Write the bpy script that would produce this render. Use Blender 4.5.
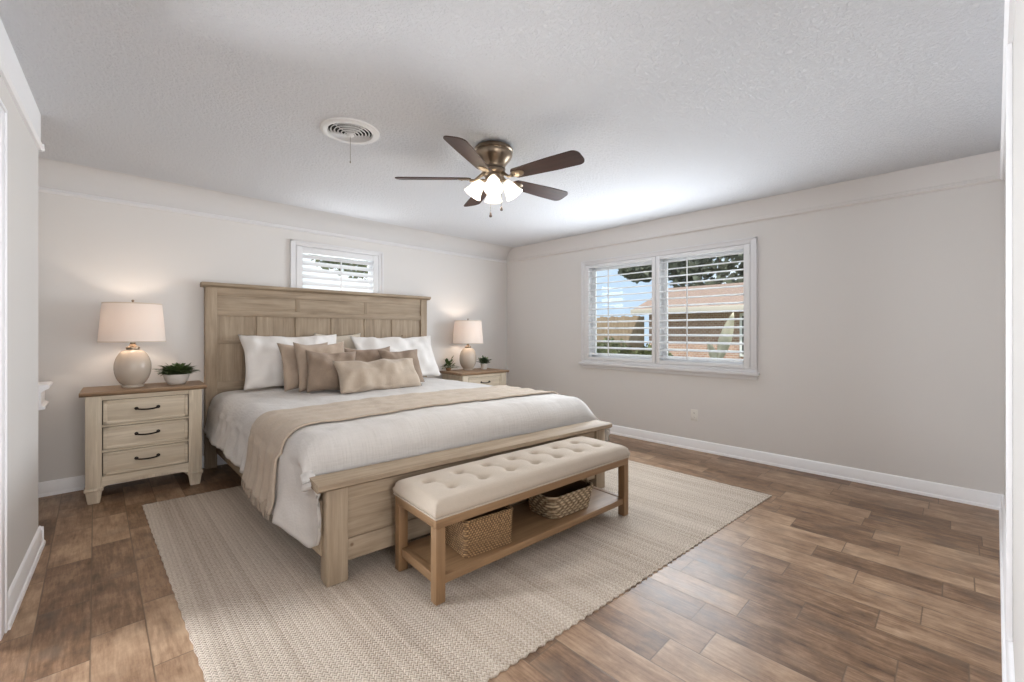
import bpy, bmesh, math, random
from mathutils import Vector, Matrix, noise
random.seed(7)
PI = math.pi
R = math.radians
for o in list(bpy.data.objects):
    bpy.data.objects.remove(o)
scene = bpy.context.scene
COL = scene.collection

# ------------------------------------------------------------------ camera
cam_d = bpy.data.cameras.new('camera')
cam = bpy.data.objects.new('camera', cam_d)
COL.objects.link(cam)
cam.location = (-4.4205, -4.6742, 1.207)
cam.rotation_euler = (R(90), 0, -math.atan2(0.69550, 0.71852))
cam_d.sensor_width = 36.0
cam_d.lens = 430.8 / 1024 * 36.0
cam_d.shift_y = -9.0 / 1024
cam_d.clip_start = 0.02
scene.camera = cam

# ------------------------------------------------------------------ view, sky, sun, big lights
scene.view_settings.view_transform = 'Standard'
scene.view_settings.look = 'None'
scene.view_settings.exposure = 0.30
scene.view_settings.gamma = 1.0
scene.view_settings.use_curve_mapping = False
scene.cycles.max_bounces = 10
scene.cycles.diffuse_bounces = 6
scene.cycles.transparent_max_bounces = 12
scene.cycles.sample_clamp_indirect = 6.0
scene.cycles.use_denoising = True
scene.cycles.caustics_reflective = False
scene.cycles.caustics_refractive = False

world = bpy.data.worlds.new('sky')
scene.world = world
world.use_nodes = True
wn = world.node_tree
wn.nodes.clear()
w_out = wn.nodes.new('ShaderNodeOutputWorld')
w_bg = wn.nodes.new('ShaderNodeBackground')
w_sky = wn.nodes.new('ShaderNodeTexSky')
w_sky.sky_type = 'HOSEK_WILKIE'
w_sky.turbidity = 3.0
w_sky.ground_albedo = 0.3
w_sky.sun_direction = Vector((-0.5, -0.45, 0.74)).normalized()
w_tc = wn.nodes.new('ShaderNodeTexCoord')
w_n = wn.nodes.new('ShaderNodeTexNoise')
w_n.inputs['Scale'].default_value = 3.2
w_n.inputs['Detail'].default_value = 6
w_r = wn.nodes.new('ShaderNodeValToRGB')
w_r.color_ramp.elements[0].position = 0.38
w_r.color_ramp.elements[1].position = 0.66
w_mix = wn.nodes.new('ShaderNodeMix')
w_mix.data_type = 'RGBA'
w_mix.inputs['B'].default_value = (0.95, 0.96, 0.98, 1)
w_g = wn.nodes.new('ShaderNodeMix')
w_g.data_type = 'RGBA'
w_g.inputs['Factor'].default_value = 0.75
w_g.inputs['B'].default_value = (0.60, 0.75, 0.94, 1)
wn.links.new(w_tc.outputs['Generated'], w_n.inputs['Vector'])
wn.links.new(w_n.outputs['Fac'], w_r.inputs['Fac'])
wn.links.new(w_r.outputs['Color'], w_mix.inputs['Factor'])
wn.links.new(w_sky.outputs['Color'], w_g.inputs['A'])
wn.links.new(w_g.outputs['Result'], w_mix.inputs['A'])
wn.links.new(w_mix.outputs['Result'], w_bg.inputs['Color'])
w_bg.inputs['Strength'].default_value = 1.15
wn.links.new(w_bg.outputs['Background'], w_out.inputs['Surface'])


def light(name, kind, loc, energy, color=(1, 1, 1), size=0.1, size_y=None, direction=None, spread=None):
    d = bpy.data.lights.new(name, kind)
    d.energy = energy
    d.color = color
    if kind == 'AREA':
        d.shape = 'RECTANGLE'
        d.size = size
        d.size_y = size_y or size
        if spread:
            d.spread = spread
    elif kind == 'POINT':
        d.shadow_soft_size = size
    elif kind == 'SUN':
        d.angle = size
    o = bpy.data.objects.new(name, d)
    COL.objects.link(o)
    o.location = loc
    if direction:
        o.rotation_euler = Vector(direction).to_track_quat('-Z', 'Y').to_euler()
    return o


light('sun', 'SUN', (-6, -6, 10), 4.5, (1.0, 0.95, 0.88), R(1.0), direction=(0.50, 0.45, -0.74))
light('daylight_right_window', 'AREA', (-0.21, -2.385, 1.30), 46, (0.86, 0.93, 1.0), 1.75, 0.85, (-1, 0, 0.20))
light('daylight_on_shutters', 'AREA', (0.30, -2.39, 1.50), 15, (0.92, 0.96, 1.0), 1.9, 1.25, (-1, 0, 0.0))
light('daylight_back_window', 'AREA', (-2.5, -0.075, 1.88), 6, (0.92, 0.96, 1.0), 0.80, 0.36, (0, -1, -0.05))
light('daylight_on_back_shutters', 'AREA', (-2.5, 0.30, 1.75), 8, (0.92, 0.96, 1.0), 0.85, 0.6, (0, -1, 0.0))
light('daylight_left_doorway', 'AREA', (-6.25, -1.28, 1.35), 66, (0.91, 0.95, 1.0), 0.4, 1.7, (1, -0.55, 0.08), R(120))
light('added_fill_behind_camera', 'AREA', (-3.95, -6.35, 1.40), 19, (1.0, 0.98, 0.97), 1.4, 1.7, (0.0, 1, 0.0), R(110))  # added soft fill from behind the camera, no known opening there


# ------------------------------------------------------------------ materials
def new_mat(name):
    m = bpy.data.materials.new(name)
    m.use_nodes = True
    nt = m.node_tree
    b = nt.nodes['Principled BSDF']
    return m, nt, b


def N(nt, kind, **kw):
    n = nt.nodes.new(kind)
    for k, v in kw.items():
        if k in n.inputs:
            n.inputs[k].default_value = v
        else:
            setattr(n, k, v)
    return n


def math_n(nt, op, a, b=None, c=None):
    n = nt.nodes.new('ShaderNodeMath')
    n.operation = op
    for i, v in enumerate((a, b, c)):
        if v is None:
            continue
        if hasattr(v, 'links') or hasattr(v, 'is_linked'):
            nt.links.new(v, n.inputs[i])
        else:
            n.inputs[i].default_value = v
    return n.outputs[0]


def coords(nt, scale=(1, 1, 1), rot=(0, 0, 0)):
    tc = nt.nodes.new('ShaderNodeTexCoord')
    mp = nt.nodes.new('ShaderNodeMapping')
    mp.inputs['Scale'].default_value = scale
    mp.inputs['Rotation'].default_value = rot
    nt.links.new(tc.outputs['Object'], mp.inputs['Vector'])
    return mp.outputs['Vector']


def ramp(nt, fac, stops):
    r = nt.nodes.new('ShaderNodeValToRGB')
    el = r.color_ramp.elements
    while len(el) < len(stops):
        el.new(0.5)
    for e, (p, c) in zip(el, stops):
        e.position = p
        e.color = (c[0], c[1], c[2], 1)
    nt.links.new(fac, r.inputs['Fac'])
    return r.outputs['Color']


def bump(nt, b, height, strength=0.2, dist=0.01):
    n = nt.nodes.new('ShaderNodeBump')
    n.inputs['Strength'].default_value = strength
    n.inputs['Distance'].default_value = dist
    nt.links.new(height, n.inputs['Height'])
    nt.links.new(n.outputs['Normal'], b.inputs['Normal'])
    return n


def srgb(r, g, b):
    f = lambda c: (c / 255 / 12.92) if c / 255 <= 0.04045 else ((c / 255 + 0.055) / 1.055) ** 2.4
    return (f(r), f(g), f(b))


def plain(name, col, rough=0.5, metal=0.0, nscale=0, nstr=0.1, spec=0.5, var=0.0):
    m, nt, b = new_mat(name)
    b.inputs['Base Color'].default_value = (*col, 1)
    b.inputs['Roughness'].default_value = rough
    b.inputs['Metallic'].default_value = metal
    b.inputs['Specular IOR Level'].default_value = spec
    if nscale:
        v = coords(nt)
        n = N(nt, 'ShaderNodeTexNoise', Scale=nscale, Detail=5.0)
        nt.links.new(v, n.inputs['Vector'])
        bump(nt, b, n.outputs['Fac'], nstr, 0.004)
        if var:
            c = ramp(nt, n.outputs['Fac'], [(0.3, [x * (1 - var) for x in col]), (0.7, [min(1, x * (1 + var)) for x in col])])
            nt.links.new(c, b.inputs['Base Color'])
    return m


def wood(name, dark, light_, axis, rough=0.55, fine=1.0, contrast=(0.3, 0.72), blotch=None):
    m, nt, b = new_mat(name)
    s = [16 * fine] * 3
    s['XYZ'.index(axis)] = 1.3 * fine
    v = coords(nt, s)
    n1 = N(nt, 'ShaderNodeTexNoise', Scale=1.4, Detail=8.0, Roughness=0.62, Distortion=0.6)
    nt.links.new(v, n1.inputs['Vector'])
    s2 = [70 * fine] * 3
    s2['XYZ'.index(axis)] = 3.0 * fine
    v2 = coords(nt, s2)
    n2 = N(nt, 'ShaderNodeTexNoise', Scale=1.0, Detail=4.0, Roughness=0.7)
    nt.links.new(v2, n2.inputs['Vector'])
    v3 = coords(nt)
    n3 = N(nt, 'ShaderNodeTexNoise', Scale=3.0, Detail=3.0)
    nt.links.new(v3, n3.inputs['Vector'])
    f = math_n(nt, 'MULTIPLY', n1.outputs['Fac'], 0.55)
    f = math_n(nt, 'MULTIPLY_ADD', n2.outputs['Fac'], 0.25, f)
    f = math_n(nt, 'MULTIPLY_ADD', n3.outputs['Fac'], 0.2, f)
    mid = [(a + c) / 2 for a, c in zip(dark, light_)]
    c = ramp(nt, f, [(contrast[0], dark), (0.5, mid), (contrast[1], light_)])
    if blotch:
        vk = coords(nt, (5, 5, 5))
        k = N(nt, 'ShaderNodeTexVoronoi', Scale=1.0)
        nt.links.new(vk, k.inputs['Vector'])
        kf = ramp(nt, k.outputs['Distance'], [(0.03, (1, 1, 1)), (0.07, (0, 0, 0))])
        mx = N(nt, 'ShaderNodeMix', data_type='RGBA')
        nt.links.new(kf, mx.inputs['Factor'])
        nt.links.new(c, mx.inputs['A'])
        mx.inputs['B'].default_value = (*blotch, 1)
        c = mx.outputs['Result']
    nt.links.new(c, b.inputs['Base Color'])
    b.inputs['Roughness'].default_value = rough
    b.inputs['Specular IOR Level'].default_value = 0.35
    bump(nt, b, f, 0.25, 0.004)
    return m


def fabric(name, col, weave=420, strength=0.25, var=0.08, rough=0.9, slub=True, trans=0.0):
    m, nt, b = new_mat(name)
    v = coords(nt)
    n = N(nt, 'ShaderNodeTexNoise', Scale=9.0, Detail=6.0, Roughness=0.7)
    nt.links.new(v, n.inputs['Vector'])
    vx = coords(nt, (weave, weave * 0.12, weave * 0.12))
    nx = N(nt, 'ShaderNodeTexNoise', Scale=1.0, Detail=2.0)
    nt.links.new(vx, nx.inputs['Vector'])
    vy = coords(nt, (weave * 0.12, weave, weave))
    ny = N(nt, 'ShaderNodeTexNoise', Scale=1.0, Detail=2.0)
    nt.links.new(vy, ny.inputs['Vector'])
    w = math_n(nt, 'ADD', nx.outputs['Fac'], ny.outputs['Fac'])
    f = math_n(nt, 'MULTIPLY_ADD', n.outputs['Fac'], 0.5, math_n(nt, 'MULTIPLY', w, 0.25))
    c = ramp(nt, f, [(0.30, [x * (1 - var * 1.6) for x in col]), (0.7, [min(1, x * (1 + var)) for x in col])])
    nt.links.new(c, b.inputs['Base Color'])
    b.inputs['Roughness'].default_value = rough
    b.inputs['Specular IOR Level'].default_value = 0.15
    b.inputs['Sheen Weight'].default_value = 0.15
    bump(nt, b, w, strength, 0.002)
    return m


M = {}
M['wall'] = plain('wall_paint', srgb(222, 219, 216), 0.85, nscale=55, nstr=0.05, spec=0.2)
M['trim'] = plain('white_trim_paint', srgb(250, 250, 252), 0.45, spec=0.4)
M['frieze'] = plain('frieze_paint', srgb(226, 222, 219), 0.6, spec=0.3)
M['casing'] = plain('window_casing_paint', srgb(226, 225, 226), 0.5, spec=0.4)
M['cove'] = plain('cove_paint', srgb(214, 212, 211), 0.9, nscale=44, nstr=0.2, spec=0.15)
M['shutter'] = plain('shutter_white_paint', srgb(232, 232, 233), 0.4, spec=0.4)
M['white_plastic'] = plain('outlet_plastic', srgb(232, 229, 222), 0.35)
M['slot'] = plain('dark_slot', (0.03, 0.03, 0.03), 0.6)
M['bw_x'] = wood('weathered_oak_grain_x', srgb(122, 104, 84), srgb(190, 172, 149), 'X', 0.6, blotch=srgb(110, 84, 62))
M['bw_z'] = wood('weathered_oak_grain_z', srgb(122, 104, 84), srgb(190, 172, 149), 'Z', 0.6, blotch=srgb(110, 84, 62))
M['bw_y'] = wood('weathered_oak_grain_y', srgb(122, 104, 84), srgb(190, 172, 149), 'Y', 0.6)
M['bench_x'] = wood('honey_oak_grain_x', srgb(116, 88, 62), srgb(164, 132, 98), 'X', 0.5)
M['bench_y'] = wood('honey_oak_grain_y', srgb(116, 88, 62), srgb(162, 130, 96), 'Y', 0.5)
M['bench_z'] = wood('honey_oak_grain_z', srgb(114, 86, 60), srgb(160, 128, 94), 'Z', 0.5)
M['ns_x'] = wood('antique_cream_grain_x', srgb(184, 169, 147), srgb(224, 211, 190), 'X', 0.55, contrast=(0.25, 0.6))
M['ns_z'] = wood('antique_cream_grain_z', srgb(180, 165, 143), srgb(222, 209, 188), 'Z', 0.55, contrast=(0.25, 0.6))
M['ns_top'] = wood('brown_oak_top', srgb(112, 88, 66), srgb(166, 138, 110), 'X', 0.45)
M['groove'] = plain('dark_gap', srgb(58, 48, 38), 0.8)
M['handle'] = plain('bronze_black_metal', srgb(38, 30, 26), 0.4, 0.7)
M['duvet'] = fabric('white_matelasse_cotton', srgb(206, 202, 198), 90, 0.8, 0.04)
M['mattress'] = fabric('mattress_ticking', srgb(222, 216, 208), 200, 0.2, 0.03)
M['sham'] = fabric('white_linen', srgb(230, 226, 222), 380, 0.2, 0.02)
M['cream'] = fabric('cream_linen', srgb(214, 203, 187), 380, 0.25, 0.05)
M['tan'] = fabric('tan_linen', srgb(176, 158, 141), 380, 0.35, 0.09)
M['taupe'] = fabric('taupe_linen', srgb(150, 132, 116), 380, 0.35, 0.1)
M['rose'] = fabric('brown_taupe_linen', srgb(154, 135, 119), 380, 0.35, 0.1)
M['lumbar'] = fabric('oatmeal_linen', srgb(180, 165, 149), 380, 0.35, 0.08)
M['throw'] = fabric('beige_knit', srgb(188, 173, 156), 220, 0.5, 0.08)
M['bench_fab'] = fabric('bench_linen', srgb(190, 177, 162), 500, 0.25, 0.05)
M['ceramic'] = plain('glazed_ceramic', srgb(190, 178, 164), 0.22, nscale=7, nstr=0.03, var=0.05)
M['brass'] = plain('antique_nickel', srgb(148, 132, 114), 0.3, 1.0)
M['white_pot'] = plain('white_glazed_pot', srgb(228, 224, 218), 0.35)
M['brown_pot'] = plain('brown_clay_pot', srgb(150, 112, 84), 0.7)
M['soil'] = plain('potting_soil', srgb(60, 45, 34), 0.95, nscale=80, nstr=0.5)
M['leaf'] = plain('houseplant_leaf', srgb(78, 96, 56), 0.5, nscale=30, nstr=0.1, var=0.25)
M['leaf2'] = plain('grey_green_leaf', srgb(86, 104, 76), 0.55, nscale=30, nstr=0.1, var=0.25)
M['vent'] = plain('vent_white_enamel', srgb(222, 221, 220), 0.45)
M['vent_dark'] = plain('vent_duct_dark', srgb(44, 42, 40), 0.9)
M['chain'] = plain('chain_metal', srgb(150, 142, 132), 0.35, 0.9)
M['fob'] = plain('dark_wood_fob', srgb(60, 46, 38), 0.5)
M['blade'] = wood('dark_walnut_blade', srgb(36, 19, 13), srgb(76, 44, 31), 'X', 0.5)


def mat_shade():
    m, nt, b = new_mat('lamp_shade_linen')
    nt.nodes.remove(b)
    out = nt.nodes['Material Output']
    d = N(nt, 'ShaderNodeBsdfDiffuse', Color=(0.86, 0.80, 0.75, 1))
    t = N(nt, 'ShaderNodeBsdfTranslucent', Color=(0.90, 0.82, 0.76, 1))
    mx = N(nt, 'ShaderNodeMixShader', Fac=0.22)
    nt.links.new(d.outputs[0], mx.inputs[1])
    nt.links.new(t.outputs[0], mx.inputs[2])
    nt.links.new(mx.outputs[0], out.inputs['Surface'])
    v = coords(nt, (260, 260, 40))
    n = N(nt, 'ShaderNodeTexNoise', Scale=1.0, Detail=3.0)
    nt.links.new(v, n.inputs['Vector'])
    bp = N(nt, 'ShaderNodeBump', Strength=0.15, Distance=0.001)
    nt.links.new(n.outputs['Fac'], bp.inputs['Height'])
    nt.links.new(bp.outputs['Normal'], d.inputs['Normal'])
    return m


def mat_frosted():
    m, nt, b = new_mat('frosted_glass')
    nt.nodes.remove(b)
    out = nt.nodes['Material Output']
    d = N(nt, 'ShaderNodeBsdfDiffuse', Color=(0.92, 0.91, 0.88, 1))
    t = N(nt, 'ShaderNodeBsdfTranslucent', Color=(0.97, 0.95, 0.90, 1))
    g = N(nt, 'ShaderNodeBsdfGlossy', Roughness=0.2)
    mx = N(nt, 'ShaderNodeMixShader', Fac=0.65)
    nt.links.new(d.outputs[0], mx.inputs[1])
    nt.links.new(t.outputs[0], mx.inputs[2])
    m2 = N(nt, 'ShaderNodeMixShader', Fac=0.06)
    nt.links.new(mx.outputs[0], m2.inputs[1])
    nt.links.new(g.outputs[0], m2.inputs[2])
    nt.links.new(m2.outputs[0], out.inputs['Surface'])
    return m


def mat_bulb(name, col, s):
    m, nt, b = new_mat(name)
    b.inputs['Base Color'].default_value = (0.9, 0.9, 0.9, 1)
    b.inputs['Emission Color'].default_value = (*col, 1)
    b.inputs['Emission Strength'].default_value = s
    return m


def mat_glass():
    m, nt, b = new_mat('window_glass')
    nt.nodes.remove(b)
    out = nt.nodes['Material Output']
    t = N(nt, 'ShaderNodeBsdfTransparent', Color=(0.95, 0.97, 0.97, 1))
    g = N(nt, 'ShaderNodeBsdfGlossy', Roughness=0.02)
    fr = N(nt, 'ShaderNodeFresnel', IOR=1.35)
    mx = N(nt, 'ShaderNodeMixShader')
    nt.links.new(fr.outputs[0], mx.inputs[0])
    nt.links.new(t.outputs[0], mx.inputs[1])
    nt.links.new(g.outputs[0], mx.inputs[2])
    nt.links.new(mx.outputs[0], out.inputs['Surface'])
    return m


def mat_floor():
    m, nt, b = new_mat('wood_look_plank_tile')
    W, L = 0.164, 0.50
    tc = nt.nodes.new('ShaderNodeTexCoord')
    sp = nt.nodes.new('ShaderNodeSeparateXYZ')
    nt.links.new(tc.outputs['Object'], sp.inputs[0])
    xs = math_n(nt, 'DIVIDE', math_n(nt, 'ADD', sp.outputs[0], 0.005), W)
    row = math_n(nt, 'FLOOR', xs)
    wr = N(nt, 'ShaderNodeTexWhiteNoise', noise_dimensions='1D')
    nt.links.new(row, wr.inputs['W'])
    ys = math_n(nt, 'ADD', math_n(nt, 'DIVIDE', sp.outputs[1], L), math_n(nt, 'MULTIPLY', wr.outputs['Value'], 1.0))
    colm = math_n(nt, 'FLOOR', ys)
    fx = math_n(nt, 'FRACT', xs)
    fy = math_n(nt, 'FRACT', ys)
    ex = math_n(nt, 'MULTIPLY', math_n(nt, 'MINIMUM', fx, math_n(nt, 'SUBTRACT', 1.0, fx)), W)
    ey = math_n(nt, 'MULTIPLY', math_n(nt, 'MINIMUM', fy, math_n(nt, 'SUBTRACT', 1.0, fy)), L)
    ed = math_n(nt, 'MINIMUM', ex, ey)
    cmb = nt.nodes.new('ShaderNodeCombineXYZ')
    nt.links.new(row, cmb.inputs[0])
    nt.links.new(colm, cmb.inputs[1])
    wid = N(nt, 'ShaderNodeTexWhiteNoise', noise_dimensions='2D')
    nt.links.new(cmb.outputs[0], wid.inputs['Vector'])
    # grain runs along the plank, shifted per plank
    gv = nt.nodes.new('ShaderNodeCombineXYZ')
    nt.links.new(math_n(nt, 'MULTIPLY', sp.outputs[0], 17.0), gv.inputs[0])
    nt.links.new(math_n(nt, 'MULTIPLY', sp.outputs[1], 2.4), gv.inputs[1])
    nt.links.new(math_n(nt, 'MULTIPLY', wid.outputs['Value'], 37.0), gv.inputs[2])
    n1 = N(nt, 'ShaderNodeTexNoise', Scale=1.0, Detail=7.0, Roughness=0.62, Distortion=0.8)
    nt.links.new(gv.outputs[0], n1.inputs['Vector'])
    gv2 = nt.nodes.new('ShaderNodeCombineXYZ')
    nt.links.new(math_n(nt, 'MULTIPLY', sp.outputs[0], 95.0), gv2.inputs[0])
    nt.links.new(math_n(nt, 'MULTIPLY', sp.outputs[1], 9.0), gv2.inputs[1])
    nt.links.new(math_n(nt, 'MULTIPLY', wid.outputs['Value'], 91.0), gv2.inputs[2])
    n2 = N(nt, 'ShaderNodeTexNoise', Scale=1.0, Detail=4.0, Roughness=0.7)
    nt.links.new(gv2.outputs[0], n2.inputs['Vector'])
    gv3 = nt.nodes.new('ShaderNodeCombineXYZ')
    nt.links.new(math_n(nt, 'MULTIPLY', sp.outputs[0], 9.0), gv3.inputs[0])
    nt.links.new(math_n(nt, 'MULTIPLY', sp.outputs[1], 6.5), gv3.inputs[1])
    nt.links.new(math_n(nt, 'MULTIPLY', wid.outputs['Value'], 53.0), gv3.inputs[2])
    n3 = N(nt, 'ShaderNodeTexNoise', Scale=1.0, Detail=6.0, Roughness=0.7)
    nt.links.new(gv3.outputs[0], n3.inputs['Vector'])
    f = math_n(nt, 'MULTIPLY', n1.outputs['Fac'], 0.36)
    f = math_n(nt, 'MULTIPLY_ADD', n2.outputs['Fac'], 0.26, f)
    f = math_n(nt, 'MULTIPLY_ADD', n3.outputs['Fac'], 0.38, f)
    f = math_n(nt, 'MULTIPLY_ADD', math_n(nt, 'SUBTRACT', wid.outputs['Value'], 0.5), 0.15, f)
    c = ramp(nt, f, [(0.33, srgb(80, 58, 42)), (0.44, srgb(122, 93, 69)), (0.53, srgb(152, 122, 96)), (0.66, srgb(186, 157, 128))])
    # grey cast on some planks
    wg = N(nt, 'ShaderNodeTexNoise', Scale=0.9, Detail=2.0)
    nt.links.new(gv3.outputs[0], wg.inputs['Vector'])
    gf = ramp(nt, wg.outputs['Fac'], [(0.55, (0, 0, 0)), (0.75, (0.45, 0.45, 0.45))])
    mg = N(nt, 'ShaderNodeMix', data_type='RGBA')
    nt.links.new(gf, mg.inputs['Factor'])
    nt.links.new(c, mg.inputs['A'])
    mg.inputs['B'].default_value = (*srgb(98, 86, 76), 1)
    # grout
    gr = ramp(nt, ed, [(0.0011, (1, 1, 1)), (0.0022, (0, 0, 0))])
    mx = N(nt, 'ShaderNodeMix', data_type='RGBA')
    nt.links.new(gr, mx.inputs['Factor'])
    nt.links.new(mg.outputs['Result'], mx.inputs['A'])
    mx.inputs['B'].default_value = (*srgb(104, 84, 66), 1)
    nt.links.new(mx.outputs['Result'], b.inputs['Base Color'])
    rr = math_n(nt, 'MULTIPLY_ADD', n1.outputs['Fac'], 0.18, 0.31)
    nt.links.new(rr, b.inputs['Roughness'])
    b.inputs['Specular IOR Level'].default_value = 0.5
    h = math_n(nt, 'MULTIPLY_ADD', math_n(nt, 'MINIMUM', ed, 0.003), 300.0, math_n(nt, 'MULTIPLY', f, 0.6))
    bump(nt, b, h, 0.25, 0.002)
    return m


def mat_ceiling():
    m, nt, b = new_mat('textured_ceiling_paint')
    b.inputs['Base Color'].default_value = (*srgb(224, 225, 228), 1)
    b.inputs['Roughness'].default_value = 0.9
    b.inputs['Specular IOR Level'].default_value = 0.15
    v = coords(nt)
    n = N(nt, 'ShaderNodeTexNoise', Scale=52.0, Detail=6.0, Roughness=0.65, Distortion=0.6)
    nt.links.new(v, n.inputs['Vector'])
    h = ramp(nt, n.outputs['Fac'], [(0.40, (0, 0, 0)), (0.60, (1, 1, 1))])
    bump(nt, b, h, 0.75, 0.0065)
    return m


def mat_rug():
    m, nt, b = new_mat('braided_jute')
    tc = nt.nodes.new('ShaderNodeTexCoord')
    sp = nt.nodes.new('ShaderNodeSeparateXYZ')
    nt.links.new(tc.outputs['Object'], sp.inputs[0])
    Wb = 0.0175
    xs = math_n(nt, 'DIVIDE', sp.outputs[0], Wb)
    row = math_n(nt, 'FLOOR', xs)
    fx = math_n(nt, 'FRACT', xs)
    wr = N(nt, 'ShaderNodeTexWhiteNoise', noise_dimensions='1D')
    nt.links.new(row, wr.inputs['W'])
    # braid: slanted stitches in each row, direction alternating
    tri = math_n(nt, 'ABSOLUTE', math_n(nt, 'SUBTRACT', fx, 0.5))
    ph = math_n(nt, 'ADD', math_n(nt, 'MULTIPLY', sp.outputs[1], 1 / 0.0165), math_n(nt, 'MULTIPLY', tri, 1.3))
    ph = math_n(nt, 'ADD', ph, math_n(nt, 'MULTIPLY', wr.outputs['Value'], 7.0))
    st = math_n(nt, 'SINE', math_n(nt, 'MULTIPLY', ph, 2 * PI))
    st = math_n(nt, 'MULTIPLY_ADD', st, 0.5, 0.5)
    edge = math_n(nt, 'POWER', math_n(nt, 'MULTIPLY', tri, 2.0), 3.0)
    hgt = math_n(nt, 'SUBTRACT', math_n(nt, 'MULTIPLY', st, 0.8), math_n(nt, 'MULTIPLY', edge, 0.35))
    nz = N(nt, 'ShaderNodeTexNoise', Scale=90.0, Detail=4.0)
    nt.links.new(tc.outputs['Object'], nz.inputs['Vector'])
    nz2 = N(nt, 'ShaderNodeTexNoise', Scale=2.2, Detail=4.0)
    mp = nt.nodes.new('ShaderNodeMapping')
    mp.inputs['Scale'].default_value = (3.0, 0.35, 1)
    nt.links.new(tc.outputs['Object'], mp.inputs['Vector'])
    nt.links.new(mp.outputs[0], nz2.inputs['Vector'])
    f = math_n(nt, 'MULTIPLY_ADD', nz.outputs['Fac'], 0.5, math_n(nt, 'MULTIPLY', hgt, 0.22))
    f = math_n(nt, 'MULTIPLY_ADD', wr.outputs['Value'], 0.11, f)
    f = math_n(nt, 'MULTIPLY_ADD', nz2.outputs['Fac'], 0.25, f)
    c = ramp(nt, f, [(0.20, srgb(136, 121, 107)), (0.45, srgb(188, 174, 159)), (0.75, srgb(222, 211, 198))])
    nt.links.new(c, b.inputs['Base Color'])
    b.inputs['Roughness'].default_value = 0.95
    b.inputs['Specular IOR Level'].default_value = 0.1
    h2 = math_n(nt, 'MULTIPLY_ADD', nz.outputs['Fac'], 0.4, hgt)
    bump(nt, b, h2, 0.6, 0.005)
    return m


def mat_weave(name, dark, lite, wu, wv):
    """seagrass basket weave: wu = strand height, wv = stitch length"""
    m, nt, b = new_mat(name)
    tc = nt.nodes.new('ShaderNodeTexCoord')
    sp = nt.nodes.new('ShaderNodeSeparateXYZ')
    nt.links.new(tc.outputs['Object'], sp.inputs[0])
    zz = math_n(nt, 'DIVIDE', sp.outputs[2], wu)
    row = math_n(nt, 'FLOOR', zz)
    fz = math_n(nt, 'FRACT', zz)
    al = math_n(nt, 'DIVIDE', math_n(nt, 'ADD', sp.outputs[0], sp.outputs[1]), wv)
    tri = math_n(nt, 'ABSOLUTE', math_n(nt, 'SUBTRACT', fz, 0.5))
    ph = math_n(nt, 'ADD', math_n(nt, 'ADD', al, math_n(nt, 'MULTIPLY', row, 0.5)), math_n(nt, 'MULTIPLY', tri, 0.9))
    st = math_n(nt, 'MULTIPLY_ADD', math_n(nt, 'SINE', math_n(nt, 'MULTIPLY', ph, 2 * PI)), 0.5, 0.5)
    rd = math_n(nt, 'SUBTRACT', 1.0, math_n(nt, 'POWER', math_n(nt, 'MULTIPLY', tri, 2.0), 2.0))
    h = math_n(nt, 'MULTIPLY', st, rd)
    nz = N(nt, 'ShaderNodeTexNoise', Scale=60.0, Detail=4.0)
    nt.links.new(tc.outputs['Object'], nz.inputs['Vector'])
    f = math_n(nt, 'MULTIPLY_ADD', nz.outputs['Fac'], 0.5, math_n(nt, 'MULTIPLY', h, 0.5))
    c = ramp(nt, f, [(0.22, dark), (0.7, lite)])
    nt.links.new(c, b.inputs['Base Color'])
    b.inputs['Roughness'].default_value = 0.75
    bump(nt, b, f, 0.9, 0.008)
    return m


def mat_brick():
    m, nt, b = new_mat('red_brown_brick')
    tc = nt.nodes.new('ShaderNodeTexCoord')
    sp = nt.nodes.new('ShaderNodeSeparateXYZ')
    cb = nt.nodes.new('ShaderNodeCombineXYZ')
    nt.links.new(tc.outputs['Object'], sp.inputs[0])
    nt.links.new(math_n(nt, 'ADD', sp.outputs[0], sp.outputs[1]), cb.inputs[0])
    nt.links.new(sp.outputs[2], cb.inputs[1])
    br = nt.nodes.new('ShaderNodeTexBrick')
    br.inputs['Scale'].default_value = 4.0
    br.inputs['Color1'].default_value = (*srgb(186, 150, 132), 1)
    br.inputs['Color2'].default_value = (*srgb(160, 124, 108), 1)
    br.inputs['Mortar'].default_value = (*srgb(208, 198, 188), 1)
    nt.links.new(cb.outputs[0], br.inputs['Vector'])
    nt.links.new(br.outputs['Color'], b.inputs['Base Color'])
    b.inputs['Roughness'].default_value = 0.9
    return m


M['shade'] = mat_shade()
M['frosted'] = mat_frosted()
M['bulb_fan'] = mat_bulb('fan_bulb_glow', (1.0, 0.90, 0.76), 7.0)
M['bulb_lamp'] = mat_bulb('lamp_bulb_glow', (1.0, 0.84, 0.68), 3.0)
M['glass'] = mat_glass()
M['floor'] = mat_floor()
M['ceiling'] = mat_ceiling()
M['rug'] = mat_rug()
M['basket_a'] = mat_weave('seagrass_weave', srgb(92, 66, 42), srgb(190, 154, 110), 0.0115, 0.017)
M['basket_b'] = mat_weave('braided_rope_weave', srgb(104, 82, 56), srgb(204, 184, 154), 0.018, 0.046)
M['basket_in'] = plain('basket_dark_inside', srgb(84, 62, 40), 0.9, nscale=60, nstr=0.4)
M['brick'] = mat_brick()
M['roof'] = plain('grey_shingle', srgb(150, 128, 116), 0.9, nscale=12, nstr=0.4, var=0.2)
M['grass'] = plain('lawn_grass', srgb(122, 124, 84), 0.95, nscale=6, nstr=0.5, var=0.2)
M['tree_leaf'] = plain('tree_leaf', srgb(92, 98, 82), 0.7, nscale=3, var=0.3)
M['hedge_leaf'] = plain('shrub_leaf', srgb(104, 110, 74), 0.7, nscale=3, var=0.3)
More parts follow.
